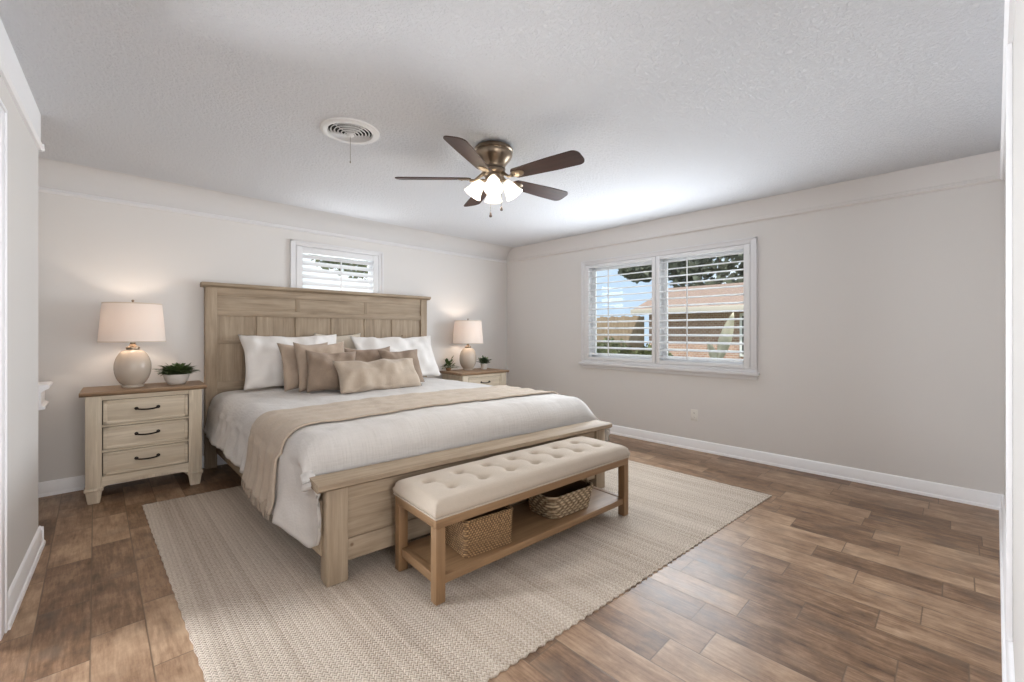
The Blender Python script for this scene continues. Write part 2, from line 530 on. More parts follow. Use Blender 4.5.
M['bark'] = plain('tree_bark', srgb(84, 70, 58), 0.95, nscale=14, nstr=0.6, var=0.2)
M['fence'] = wood('tan_fence_board', srgb(120, 102, 84), srgb(160, 142, 120), 'Z', 0.8)
M['pale_leaf'] = plain('pale_variegated_leaf', srgb(214, 208, 186), 0.5, nscale=8, nstr=0.1, var=0.12)
M['ext'] = plain('exterior_wall_paint', srgb(190, 182, 172), 0.9)


# ------------------------------------------------------------------ mesh helpers
def box(bm, x0, x1, y0, y1, z0, z1, bev=0.0, seg=2, mtx=None):
    t = bmesh.new()
    bmesh.ops.create_cube(t, size=1.0)
    for v in t.verts:
        v.co = Vector((x0 + (v.co.x + .5) * (x1 - x0), y0 + (v.co.y + .5) * (y1 - y0), z0 + (v.co.z + .5) * (z1 - z0)))
    if bev > 0:
        bmesh.ops.bevel(t, geom=t.edges[:], offset=bev, segments=seg, profile=0.5, affect='EDGES')
    merge(bm, t, mtx)


def merge(bm, t, mtx=None):
    if mtx is not None:
        bmesh.ops.transform(t, matrix=mtx, verts=t.verts[:])
    vm = {}
    for v in t.verts:
        vm[v] = bm.verts.new(v.co)
    for f in t.faces:
        try:
            bm.faces.new([vm[v] for v in f.verts])
        except ValueError:
            pass
    t.free()


def lathe(bm, prof, n=32, mtx=None, close=False):
    t = bmesh.new()
    rings = []
    for r, z in prof:
        if r < 1e-6:
            rings.append([t.verts.new((0, 0, z))])
        else:
            rings.append([t.verts.new((r * math.cos(2 * PI * i / n), r * math.sin(2 * PI * i / n), z)) for i in range(n)])
    pairs = list(zip(rings[:-1], rings[1:]))
    if close:
        pairs.append((rings[-1], rings[0]))
    for a, b in pairs:
        for i in range(n):
            j = (i + 1) % n
            if len(a) == 1 and len(b) == 1:
                continue
            if len(a) == 1:
                t.faces.new((a[0], b[j], b[i]))
            elif len(b) == 1:
                t.faces.new((a[i], a[j], b[0]))
            else:
                t.faces.new((a[i], a[j], b[j], b[i]))
    bmesh.ops.recalc_face_normals(t, faces=t.faces[:])
    merge(bm, t, mtx)


def tube(bm, pts, r, n=8, cap=True):
    pts = [Vector(p) for p in pts]
    rad = r if isinstance(r, (list, tuple)) else [r] * len(pts)
    rings = []
    up = Vector((0, 0, 1))
    for i, p in enumerate(pts):
        d = (pts[min(i + 1, len(pts) - 1)] - pts[max(i - 1, 0)]).normalized()
        u = d.cross(up)
        if u.length < 1e-3:
            u = d.cross(Vector((1, 0, 0)))
        u.normalize()
        w = u.cross(d)
        rings.append([bm.verts.new(p + (u * math.cos(2 * PI * k / n) + w * math.sin(2 * PI * k / n)) * rad[i]) for k in range(n)])
    for a, b in zip(rings[:-1], rings[1:]):
        for k in range(n):
            bm.faces.new((a[k], a[(k + 1) % n], b[(k + 1) % n], b[k]))
    if cap:
        bm.faces.new(rings[0][::-1])
        bm.faces.new(rings[-1])


def prism(bm, poly, axis, a, b, mtx=None):
    """extrude a 2-D outline along an axis from a to b"""
    def P(p, t):
        if axis == 'X':
            return (t, p[0], p[1])
        if axis == 'Y':
            return (p[0], t, p[1])
        return (p[0], p[1], t)
    t = bmesh.new()
    A = [t.verts.new(P(p, a)) for p in poly]
    B = [t.verts.new(P(p, b)) for p in poly]
    n = len(poly)
    for i in range(n):
        t.faces.new((A[i], A[(i + 1) % n], B[(i + 1) % n], B[i]))
    t.faces.new(A[::-1])
    t.faces.new(B)
    bmesh.ops.recalc_face_normals(t, faces=t.faces[:])
    merge(bm, t, mtx)


def obj(name, bm, mat, parent=None, off=None, smooth=True, ang=40, recalc=True):
    """link a bmesh as ONE mesh object; off = world point of the parent's origin (the bmesh is in world space)"""
    if off is not None:
        bmesh.ops.translate(bm, vec=-Vector(off), verts=bm.verts[:])
    if recalc:
        bmesh.ops.recalc_face_normals(bm, faces=bm.faces[:])
    me = bpy.data.meshes.new(name)
    bm.to_mesh(me)
    bm.free()
    me.materials.append(M[mat] if isinstance(mat, str) else mat)
    if smooth:
        for p in me.polygons:
            p.use_smooth = True
        me.set_sharp_from_angle(angle=R(ang))
    o = bpy.data.objects.new(name, me)
    COL.objects.link(o)
    if parent is not None:
        o.parent = parent
    return o


def tag(o, label, cat, group=None, kind=None):
    o['label'] = label
    o['category'] = cat
    if group:
        o['group'] = group
    if kind:
        o['kind'] = kind
    return o


def thing(name, label, cat, loc=(0, 0, 0), rz=0.0, group=None):
    o = bpy.data.objects.new(name, None)
    COL.objects.link(o)
    o.location = loc
    o.rotation_euler = (0, 0, rz)
    o.empty_display_size = 0.05
    return tag(o, label, cat, group)


def struct(name, bm, mat, label, cat, parent=None, **k):
    o = obj(name, bm, mat, parent, **k)
    if parent is None:
        o['kind'] = 'structure'
        o['label'] = label
        o['category'] = cat
    return o


def nz(x, y, z=0.0, s=1.0):
    return noise.noise(Vector((x * s, y * s, z * s + 3.7)))


# ------------------------------------------------------------------ the room shell
CEIL = 2.44
TRZ = 2.235          # underside of the picture rail
XL, YF = -4.65, -4.898
T = 0.16
WY0, WY1, WZ0, WZ1 = -3.33, -1.44, 0.86, 2.035      # right window opening
BX0, BX1, BZ0, BZ1 = -2.96, -2.06, 1.42, 2.085      # back window opening

bm = bmesh.new()
box(bm, -6.6, T, -6.6, T, -0.10, 0.0)
struct('floor', bm, 'floor', 'brown wood look plank tile floor', 'floor')

bm = bmesh.new()
box(bm, -6.6, T, -6.6, T, CEIL, CEIL + 0.12)
struct('ceiling', bm, 'ceiling', 'white textured ceiling with the fan and round vent', 'ceiling')


def wall_with_hole(axis, p0, p1, a0, a1, h=None, z1=CEIL):
    """a wall slab between p0 and p1 on its normal axis; h = (a0,a1,z0,z1) hole"""
    bm = bmesh.new()
    def bx(a, b, c, d):
        if b - a < 1e-4 or d - c < 1e-4:
            return
        if axis == 'X':
            box(bm, p0, p1, a, b, c, d)
        else:
            box(bm, a, b, p0, p1, c, d)
    if h is None:
        bx(a0, a1, 0, z1)
    else:
        bx(a0, h[0], 0, z1)
        bx(h[1], a1, 0, z1)
        bx(h[0], h[1], 0, h[2])
        bx(h[0], h[1], h[3], z1)
    return bm


struct('wall_right', wall_with_hole('X', 0, T, -6.6, T, (WY0, WY1, WZ0, WZ1)), 'wall', 'pale greige right wall holding the wide shuttered window', 'wall')
struct('wall_back', wall_with_hole('Y', 0, T, -6.6, 0, (BX0, BX1, BZ0, BZ1)), 'wall', 'pale greige back wall behind the headboard', 'wall')
DY0, DY1, DZ = -3.05, -2.08, 2.03
MLS = Matrix.Translation((XL, -1.07, 0)) @ Matrix.Rotation(R(-2.6), 4, 'Z') @ Matrix.Translation((-XL, 1.07, 0))


def splay(bm):
    bmesh.ops.transform(bm, matrix=MLS, verts=bm.verts[:])
    return bm


struct('wall_left', splay(wall_with_hole('X', XL - 0.12, XL, -4.80, -1.07, (DY0, DY1, 0, DZ))), 'wall', 'pale stub of left wall ending in an outer corner', 'wall')
bm = bmesh.new()
box(bm, -5.08, -4.96, -1.07, 0, 0, CEIL)
box(bm, -5.08, XL - 0.12, -1.19, -1.07, 0, CEIL)
struct('wall_alcove', bm, 'wall', 'wall of the recess left of the nightstand, behind the stub wall', 'wall')
FRX = -3.22
ang_f = math.atan2(0.0413, 1.0)
MF = Matrix.Translation((0, YF, 0)) @ Matrix.Rotation(PI - ang_f, 4, 'Z')   # local x runs from the corner towards the camera; -y is into the room
bm = bmesh.new()
box(bm, -0.05, -FRX, 0.0, 0.12, 0, CEIL, mtx=MF)
struct('wall_front', bm, 'wall', 'narrow sliver of wall at the right edge of the view', 'wall')
bm = bmesh.new()
box(bm, -6.7, T, -6.7, -6.6, 0, CEIL)
box(bm, -6.7, -6.6, -6.6, T, 0, CEIL)
struct('wall_hall', bm, 'wall', 'wall of the adjoining hall outside the bedroom doorways', 'wall')


# mouldings
def base_profile(s):   # out from the wall (s = direction sign), height
    return [(0, 0), (0.026 * s, 0), (0.026 * s, 0.012), (0.022 * s, 0.020), (0.016 * s, 0.022), (0.016 * s, 0.080),
            (0.012 * s, 0.088), (0.012 * s, 0.096), (0.006 * s, 0.104), (0, 0.106)]


def rail_profile(s):
    z = TRZ
    return [(0, z), (0.012 * s, z), (0.022 * s, z + 0.010), (0.022 * s, z + 0.016), (0.016 * s, z + 0.020), (0.016 * s, z + 0.030),
            (0.010 * s, z + 0.036), (0, z + 0.038)]


bm = bmesh.new()
prism(bm, base_profile(-1), 'Y', YF, 0)
struct('baseboard_right', bm, 'trim', 'white baseboard along the right wall', 'baseboard')
bm = bmesh.new()
prism(bm, base_profile(-1), 'X', -4.96, -0.0)
struct('baseboard_back', bm, 'trim', 'white baseboard along the back wall', 'baseboard')
bm = bmesh.new()
prism(bm, base_profile(1), 'Y', DY1 + 0.075, -1.045, Matrix.Translation((XL, 0, 0)))
prism(bm, base_profile(1), 'X', -4.70, XL + 0.02, Matrix.Translation((0, -1.07, 0)))
struct('baseboard_left', splay(bm), 'trim', 'white baseboard on the left wall stub', 'baseboard')
bm = bmesh.new()
prism(bm, base_profile(-1), 'X', 0.0, -FRX, MF)
struct('baseboard_front', bm, 'trim', 'white baseboard at the right edge of the view', 'baseboard')

# picture rails with the flat white frieze above, coved on the back wall
bm = bmesh.new()
prism(bm, rail_profile(-1), 'Y', YF, 0)
box(bm, -0.006, 0.0, YF, 0, TRZ + 0.03, CEIL)
struct('trim_1', bm, 'frieze', 'white picture rail and frieze along the right wall', 'trim')
bm = bmesh.new()
prism(bm, rail_profile(-1), 'X', -4.96, 0)
struct('trim_7', bm, 'casing', 'thin white picture rail along the back wall', 'trim')
bm = bmesh.new()
CR = 0.165
pc = [(0, TRZ + 0.03), (-0.006, TRZ + 0.03), (-0.008, CEIL - CR)]
for k in range(17):
    a = k / 16 * PI / 2
    pc.append((-0.008 - CR * (1 - math.cos(a)), CEIL - CR + CR * math.sin(a)))
pc.append((0, CEIL))
prism(bm, pc, 'X', -4.96, -0.006)
struct('trim_2', bm, 'cove', 'coved frieze between the picture rail and the ceiling along the back wall', 'trim')
bm = bmesh.new()
MLW = Matrix.Translation((XL, 0, 0))
prism(bm, rail_profile(1), 'Y', -4.78, -1.04, MLW)
box(bm, XL, XL + 0.008, -4.78, -1.055, TRZ + 0.03, CEIL)
prism(bm, rail_profile(1), 'X', -4.76, XL + 0.022, Matrix.Translation((0, -1.07, 0)))
box(bm, -4.76, XL + 0.008, -1.07, -1.06, TRZ + 0.03, CEIL)
struct('trim_3', splay(bm), 'trim', 'white picture rail and frieze on the left wall stub', 'trim')
bm = bmesh.new()
prism(bm, rail_profile(-1), 'X', 0.0, -FRX, MF)
box(bm, 0.0, -FRX, -0.008, 0.0, TRZ + 0.03, CEIL, mtx=MF)
struct('trim_4', bm, 'trim', 'white picture rail and frieze at the right edge of the view', 'trim')
bm = bmesh.new()
box(bm, 2.02, 2.085, -0.016, 0.0, 0.106, TRZ, 0.003, mtx=MF)
struct('trim_5', bm, 'trim', 'white vertical corner trim at the right edge of the view', 'trim')

# door in the left wall: casing, jamb
door = thing('door_1', 'white cased doorway at the far left edge of the view', 'doorway', (XL, (DY0 + DY1) / 2, 0))
door['kind'] = 'structure'
dl = (XL, (DY0 + DY1) / 2, 0)


def casing_profile(bm, y0, y1, z0, z1, x=XL, w=0.07, d=0.013, cut=True):
    box(bm, x, x + d, y0 - w, y0, z0, z1 + w, 0.004)
    box(bm, x, x + d, y1, y1 + w, z0, z1 + w, 0.004)
    box(bm, x, x + d * 0.98, y0, y1, z1, z1 + w, 0.004)
    box(bm, x + d, x + d + 0.006, y0 - w, y0 - w + 0.016, z0, z1 + w, 0.002)
    box(bm, x + d, x + d + 0.006, y1 + w - 0.016, y1 + w, z0, z1 + w, 0.002)
    box(bm, x + d, x + d + 0.006, y0 - w, y1 + w, z1 + w - 0.016, z1 + w, 0.002)


bm = bmesh.new()
casing_profile(bm, DY0, DY1, 0, DZ)
obj('door_casing', splay(bm), 'trim', door, dl)
bm = bmesh.new()
box(bm, XL - 0.13, XL + 0.004, DY1 - 0.02, DY1, 0, DZ)
box(bm, XL - 0.13, XL + 0.004, DY0, DY0 + 0.02, 0, DZ)
box(bm, XL - 0.13, XL + 0.004, DY0, DY1, DZ - 0.02, DZ)
obj('door_jamb', splay(bm), 'trim', door, dl)

# moulded ledge in the recess beside the nightstand
bm = bmesh.new()
pl = [(-4.96, 0.66), (-4.78, 0.66), (-4.690, 0.685), (-4.662, 0.690), (-4.662, 0.705), (-4.680, 0.715), (-4.680, 0.800),
      (-4.668, 0.812), (-4.645, 0.825), (-4.640, 0.842), (-4.648, 0.850), (-4.96, 0.850)]
prism(bm, pl, 'Y', -0.42, -0.10)
struct('trim_6', bm, 'trim', 'white moulded ledge end poking out beside the left wall stub', 'ledge')


# ------------------------------------------------------------------ windows with plantation shutters
def make_window(name, label, frame_to_world, W, H, npan, nlouv, loff, casing_w, sill):
    """local: x along the wall (0..W), y out of the room, z up from the sill of the opening"""
    root = bpy.data.objects.new(name, None)
    COL.objects.link(root)
    root.matrix_world = frame_to_world
    tag(root, label, 'window', None, 'structure')
    root.empty_display_size = 0.05
    bm = bmesh.new()
    cw = casing_w
    d = 0.022
    box(bm, -cw, 0, -d, 0, 0 if sill else -cw, H + cw, 0.004)
    box(bm, W, W + cw, -d, 0, 0 if sill else -cw, H + cw, 0.004)
    box(bm, 0, W, -d, 0, H, H + cw, 0.004)
    for s, e in ((-cw, -cw + 0.018), (W + cw - 0.018, W + cw)):
        box(bm, s, e, -d - 0.010, -d + 0.001, 0 if sill else -cw, H + cw, 0.003)
    box(bm, -cw, W + cw, -d - 0.010, -d + 0.001, H + cw - 0.018, H + cw, 0.003)
    if not sill:
        box(bm, -cw, W + cw, -d, 0, -cw, 0, 0.004)
    obj('casing', bm, 'casing', root)
    if sill:
        bm = bmesh.new()
        box(bm, -cw - 0.02, W + cw + 0.02, -0.062, 0.02, -0.058, -0.028, 0.006)
        obj('sill', bm, 'casing', root)
        bm = bmesh.new()
        box(bm, -cw, W + cw, -0.020, 0, -0.10, -0.058, 0.004)
        box(bm, -cw, W + cw, -d, 0.0, -0.028, 0.0, 0.003)
        obj('apron', bm, 'casing', root)
    bm = bmesh.new()
    box(bm, 0, 0.012, -0.004, T, 0, H)
    box(bm, W - 0.012, W, -0.004, T, 0, H)
    box(bm, 0, W, -0.004, T, H - 0.012, H)
    box(bm, 0, W, -0.004, T, 0, 0.012)
    obj('jamb', bm, 'trim', root)
    # sash behind the shutters
    bm = bmesh.new()
    ys0, ys1 = 0.105, 0.135
    sw = W / npan if npan > 1 else W
    for k in range(npan if npan > 1 else 1):
        a, b_ = k * sw + 0.012, (k + 1) * sw - 0.012
        box(bm, a, a + 0.055, ys0, ys1, 0.012, H - 0.012, 0.003)
        box(bm, b_ - 0.045, b_, ys0, ys1, 0.012, H - 0.012, 0.003)
        box(bm, a, b_, ys0, ys1, 0.012, 0.055, 0.003)
        box(bm, a, b_, ys0, ys1, H - 0.05, H - 0.012, 0.003)
    if npan > 1:
        box(bm, W / 2 - 0.03, W / 2 + 0.03, 0.04, ys1, 0.012, H - 0.012, 0.003)
    obj('sash', bm, 'trim', root)
    bm = bmesh.new()
    box(bm, 0.02, W - 0.02, 0.117, 0.121, 0.02, H - 0.02)
    g = obj('pane', bm, 'glass', root, smooth=False)
    # shutters
    pw = W / npan
    st = 0.042 if npan > 1 else 0.05
    for k in range(npan):
        x0, x1 = k * pw + 0.004, (k + 1) * pw - 0.004
        bm = bmesh.new()
        zb, zt = 0.004, H - 0.004
        rb, rt = loff
        sl = st + (0.012 if k == 0 else 0.0)
        sr = st + (0.012 if k == npan - 1 else 0.0)
        box(bm, x0, x0 + sl, -0.022, 0.008, zb, zt, 0.003)
        box(bm, x1 - sr, x1, -0.022, 0.008, zb, zt, 0.003)
        box(bm, x0 + sl, x1 - sr, -0.022, 0.008, zb, zb + rb, 0.003)
        box(bm, x0 + sl, x1 - sr, -0.022, 0.008, zt - rt, zt, 0.003)
        hx = x1 + 0.002 if k == npan - 1 else x0 - 0.002
        pan = obj('shutter_panel', bm, 'shutter', root)
        z0, z1 = zb + rb, zt - rt
        dz = (z1 - z0) / nlouv
        for i in range(nlouv):
            zc = z0 + (i + 0.5) * dz
            bm = bmesh.new()
            lw, lt = dz * 0.52, 0.0062
            poly = [(lw * math.cos(a), lt * math.sin(a)) for a in [2 * PI * q / 14 for q in range(14)]]
            prism(bm, poly, 'X', x0 + sl + 0.001, x1 - sr - 0.001, Matrix.Translation((0, -0.006, zc)) @ Matrix.Rotation(R(LOUV_TILT), 4, 'X'))
            obj('louver', bm, 'shutter', pan)
        bm = bmesh.new()
        xm = (x0 + x1) / 2 - (0.12 * pw if npan > 1 else 0)
        box(bm, xm - 0.005, xm + 0.005, -0.056, -0.044, z0 + dz * 0.3, z1 - dz * 0.3, 0.002)
        obj('tilt_rod', bm, 'shutter', pan)
        for zh in (H * 0.12, H * 0.88):
            bm = bmesh.new()
            tube(bm, [(hx, -0.026, zh - 0.035), (hx, -0.026, zh + 0.035)], 0.005, 8)
            obj('hinge', bm, 'shutter', pan)
    return root


LOUV_TILT = 13.0
# right wall: local x -> world -y (left to right as seen), local y -> world +x
fw = Matrix(((0, 1, 0, 0), (-1, 0, 0, WY1), (0, 0, 1, WZ0), (0, 0, 0, 1)))
make_window('window_1', 'wide window in the right wall with two white louvred shutters', fw, WY1 - WY0, WZ1 - WZ0, 2, 14, (0.035, 0.035), 0.055, True)
LOUV_TILT = 44.0
fb = Matrix(((1, 0, 0, BX0), (0, 1, 0, 0), (0, 0, 1, BZ0), (0, 0, 0, 1)))
make_window('window_2', 'small high window above the headboard with white shutters', fb, BX1 - BX0, BZ1 - BZ0, 1, 8, (0.05, 0.06), 0.052, False)


# ------------------------------------------------------------------ rug
def make_rug():
    TL, TR, BR, BL = Vector((-4.186, -0.742)), Vector((-0.80, -0.97)), Vector((-0.848, -3.725)), Vector((-4.135, -3.50))
    nx, ny = 141, 60
    bm = bmesh.new()
    th = 0.012
    top = []
    for j in range(ny + 1):
        row = []
        for i in range(nx + 1):
            u, v = i / nx, j / ny
            p = TL * (1 - u) * (1 - v) + TR * u * (1 - v) + BR * u * v + BL * (1 - u) * v
            z = th
            if j in (0, ny):
                p.y += (0.006 if i % 2 else -0.004) * (1 if j == 0 else -1)
                z = 0.006
            if i in (0, nx):
                p.x += (0.003 if j % 2 else -0.002)
                z = 0.006
            if 0 < j < ny and 0 < i < nx:
                z += 0.0012 * nz(p.x * 6, p.y * 6)
            row.append(bm.verts.new((p.x, p.y, z)))
        top.append(row)
    for j in range(ny):
        for i in range(nx):
            bm.faces.new((top[j][i], top[j + 1][i], top[j + 1][i + 1], top[j][i + 1]))
    rim = [top[0][i] for i in range(nx + 1)] + [top[j][nx] for j in range(1, ny + 1)] + \
          [top[ny][i] for i in range(nx - 1, -1, -1)] + [top[j][0] for j in range(ny - 1, 0, -1)]
    low = [bm.verts.new((v.co.x, v.co.y, 0.0005)) for v in rim]
    n = len(rim)
    for i in range(n):
        bm.faces.new((rim[i], rim[(i + 1) % n], low[(i + 1) % n], low[i]))
    bm.faces.new(low[::-1])
    o = obj('rug', bm, 'rug')
    tag(o, 'large beige braided jute rug under the bed and bench', 'rug')


make_rug()
RUG = 0.013

# ------------------------------------------------------------------ bed
SK = math.tan(R(4.6))      # the foot of the bed stands a little askew to the headboard
BXL, BXR = -3.66, -1.56


def skew(x, y):
    t = min(1.0, max(0.0, -y / 2.6))
    return y - SK * (x - BXL) * t


bed = thing('bed', 'king bed with weathered oak panelled headboard and low footboard', 'bed', (-2.6, -1.3, 0))
bo = (-2.6, -1.3, 0)
HX0, HX1 = -3.725, -1.45
yb, yfr = -0.025, -0.085
bm = bmesh.new()
box(bm, HX0 + 0.03, HX1 - 0.03, yb - 0.036, yb - 0.010, 0.35, 1.60)
head = obj('headboard', bm, 'bw_z', bed, bo)


def hb(name, x0, x1, y0, y1, z0, z1, m, bev=0.004):
    bm = bmesh.new()
    box(bm, x0, x1, y0, y1, z0, z1, bev)
    return obj(name, bm, m, head, bo)


hb('headboard_panel', HX0 + 0.06, HX1 - 0.06, yb - 0.040, yb - 0.034, 1.39, 1.56, 'bw_x', 0.0)
for x0, x1 in ((HX0, HX0 + 0.088), (HX1 - 0.088, HX1)):
    hb('headboard_post', x0, x1, yfr, yb + 0.005, RUG if False else 0.0, 1.607, 'bw_z')
bm = bmesh.new()
prism(bm, [(-0.010, 1.606), (-0.095, 1.606), (-0.118, 1.622), (-0.122, 1.645), (-0.010, 1.645)], 'X', HX0 - 0.028, HX1 + 0.035)
obj('headboard_cap', bm, 'bw_x', head, bo)
xi0, xi1 = HX0 + 0.088, HX1 - 0.088
for z0, z1, yy in ((1.535, 1.607, yfr + 0.008), (1.352, 1.408, yfr + 0.004), (0.68, 0.76, yfr + 0.012)):
    hb('headboard_rail', xi0, xi1, yy, yb - 0.03, z0, z1, 'bw_x', 0.003)
hb('headboard_rail', xi0, xi0 + 0.36, yfr + 0.014, yb - 0.03, 1.10, 1.135, 'bw_x', 0.003)
sx = [-3.297, -2.954, -2.600, -2.233, -1.900]
for i, x in enumerate(sx):
    hb('headboard_stile', x - 0.026, x + 0.026, yfr + 0.012, yb - 0.03, 0.76, 1.352, 'bw_z', 0.003)
    if i in (1, 3):
        hb('headboard_stile', x - 0.022, x + 0.022, yfr + 0.014, yb - 0.03, 1.408, 1.535, 'bw_z', 0.003)
hb('headboard_stile', xi0, xi0 + 0.045, yfr + 0.016, yb - 0.03, 0.76, 1.10, 'bw_z', 0.003)

# footboard: own frame, pivot at the left post
FXL, FY = -3.645, -2.63
flen = 2.045
foot_off = Vector((FXL, FY, 0))
bm = bmesh.new()
box(bm, 0.06, flen - 0.06, 0.028, 0.058, 0.105, 0.45)
foot = obj('footboard', bm, 'bw_x', bed)
foot.location = foot_off - Vector(bo)
foot.rotation_euler = (0, 0, -R(4.6))


def fbp(name, *a, m='bw_x', bev=0.004):
    bm = bmesh.new()
    box(bm, *a, bev)
    return obj(name, bm, m, foot)


for x0 in (0.0, flen - 0.10):
    fbp('footboard_post', x0, x0 + 0.10, 0.0, 0.10, RUG, 0.467, m='bw_z')
bm = bmesh.new()
prism(bm, [(-0.030, 0.478), (-0.030, 0.500), (-0.022, 0.506), (0.128, 0.506), (0.134, 0.500), (0.134, 0.478), (0.118, 0.466), (-0.014, 0.466)], 'X', -0.045, flen + 0.05)
obj('footboard_cap', bm, 'bw_x', foot)
fbp('footboard_rail', 0.10, flen - 0.10, 0.016, 0.03, 0.395, 0.467)
fbp('footboard_rail', 0.10, flen - 0.10, 0.014, 0.03, 0.10, 0.205)

bm = bmesh.new()
box(bm, BXL + 0.012, BXL + 0.045, -2.56, -0.08, 0.135, 0.40, 0.004)
obj('side_rail', bm, 'bw_y', bed, bo)
bm = bmesh.new()
box(bm, BXR - 0.045, BXR - 0.01, -2.58, -0.08, 0.135, 0.40, 0.004)
for v in bm.verts:
    v.co.y = skew(v.co.x, v.co.y)
obj('side_rail', bm, 'bw_y', bed, bo)
bm = bmesh.new()
box(bm, BXL + 0.045, BXR - 0.045, -2.5, -0.10, 0.27, 0.30)
for v in bm.verts:
    v.co.y = skew(v.co.x, v.co.y)
obj('slat_deck', bm, 'bw_x', bed, bo)

# mattress
bm = bmesh.new()
box(bm, BXL + 0.05, BXR - 0.05, -2.42, -0.13, 0.305, 0.645, 0.06, 4)
for v in bm.verts:
    v.co.y = skew(v.co.x, v.co.y)
o = obj('mattress', bm, 'mattress')
tag(o, 'thick mattress on the bed, under the white coverlet', 'mattress')


# ------------------------------------------------------------------ bedding cloths
ZT = 0.680
DXL, DXR = -3.700, -1.505
RAD = 0.13


def interp(tab, x):
    if x <= tab[0][0]:
        return tab[0][1]
    for (a, b), (c, d) in zip(tab[:-1], tab[1:]):
        if x <= c:
            t = (x - a) / (c - a)
            t = t * t * (3 - 2 * t)
            return b + (d - b) * t
    return tab[-1][1]


def section(s, hemL, hemR, off, flare=1.0):
    """walk the bed's cross-section: s in 0..1, from the left hem over the top to the right hem"""
    sideL = max(0.02, ZT - RAD - hemL)
    arc = RAD * PI / 2
    topw = DXR - DXL - 2 * RAD
    sideR = max(0.02, ZT - RAD - hemR)
    tot = sideL + arc + topw + arc + sideR
    d = s * tot
    if d < sideL:
        t = d / sideL
        fl = 0.03 * (1 - t) ** 2 * flare
        return DXL - off - fl, hemL + d, 'L', t
    d -= sideL
    if d < arc:
        a = d / RAD
        return DXL + RAD - (RAD + off) * math.cos(a), ZT - RAD + (RAD + off) * math.sin(a), 'A', 1
    d -= arc
    if d < topw:
        t = d / topw
        return DXL + RAD + d, ZT + off + 0.018 * math.sin(PI * t), 'T', 1
    d -= topw
    if d < arc:
        a = PI / 2 - d / RAD
        return DXR - RAD + (RAD + off) * math.cos(a), ZT - RAD + (RAD + off) * math.sin(a), 'B', 1
    d -= arc
    t = d / sideR
    return DXR + off + 0.02 * t * t, ZT - RAD - d, 'R', 1 - t


def cloth(name, mat, y_at, hemL, hemR, off, nu, nv, foot_fn, wr, thick, u_lo=0.0, u_hi=1.0):
    bm = bmesh.new()
    g = []
    for j in range(nv + 1):
        row = []
        for i in range(nu + 1):
            v, u = j / nv, u_lo + (u_hi - u_lo) * i / nu
            y = y_at(u, v)
            x, z, part, t = section(u, interp(hemL, -y), interp(hemR, -y), off, interp([(2.25, 1.0), (2.5, 0.0)], -y))
            y, z, x = foot_fn(x, y, z, part)
            # wrinkles
            a = wr
            dx = dz = dy = 0.0
            if part in 'TAB':
                dz = a * (0.55 * nz(x * 3.1, y * 3.1) + 0.45 * nz(x * 9, y * 7, 2.0) + 0.22 * nz(x * 22, y * 19, 5.0))
                if part == 'A':
                    dx = -a * 0.8 * nz(x * 5, y * 8, 9.0)
            else:
                sgn = -1 if part == 'L' else 1
                k = (1 - t)
                fold = nz(y * 5.0, 0.3, 4.0) + 0.5 * nz(y * 13.0, z * 2, 8.0)
                ins = interp([(2.2, 1.0), (2.5, 0.0)], -y)
                dx = sgn * (0.008 * ins - 0.036 * (1 - ins) * (part == 'L') + 0.026 * k * (fold + 0.55) * (0.25 + 0.75 * ins)) + a * nz(y * 11, z * 9, 1.0)
                dy = 0.012 * k * nz(y * 8, z * 4, 6.0)
            row.append(bm.verts.new((x + dx, skew(x, y) + dy, z + dz)))
        g.append(row)
    for j in range(nv):
        for i in range(nu):
            bm.faces.new((g[j][i], g[j][i + 1], g[j + 1][i + 1], g[j + 1][i]))
    bmesh.ops.recalc_face_normals(bm, faces=bm.faces[:])
    o = obj(name, bm, mat, ang=180, recalc=False)
    md = o.modifiers.new('thickness', 'SOLIDIFY')
    md.thickness = thick
    md.offset = -1.0
    # normals must point up/outward
    up = sum(p.normal.z for p in o.data.polygons)
    if up < 0:
        o.data.flip_normals()
    return o


Y0F, RF = -2.33, 0.135


def duvet_foot(x, y, z, part):
    over = (-y) - (-Y0F)
    if over > 0:
        w = min(1.0, max(0.0, (z - 0.46) / 0.2))
        w = w * w * (3 - 2 * w)
        arc = RF * PI / 2
        if over < arc:
            a = over / RF
            yn, dz = Y0F - RF * math.sin(a), RF * (1 - math.cos(a))
        else:
            yn, dz = Y0F - RF, RF + (over - arc)
        dz = min(dz, 0.215)
        y = yn * w + max(y, Y0F - 0.25) * (1 - w)
        z = z - dz * w
    return y, z, x


hemL = [(0.1, 0.345), (0.6, 0.315), (1.0, 0.33), (1.5, 0.315), (2.0, 0.270), (2.25, 0.225), (2.47, 0.150), (2.53, 0.175), (2.62, 0.30)]
hemR = [(0.1, 0.36), (2.5, 0.34)]
dv = cloth('duvet', 'duvet', lambda u, v: -0.13 - 2.50 * v, hemL, hemR, 0.0, 150, 150, duvet_foot, 0.013, 0.014)
tag(dv, 'white textured coverlet spread over the whole bed and hanging down its side', 'bedspread')

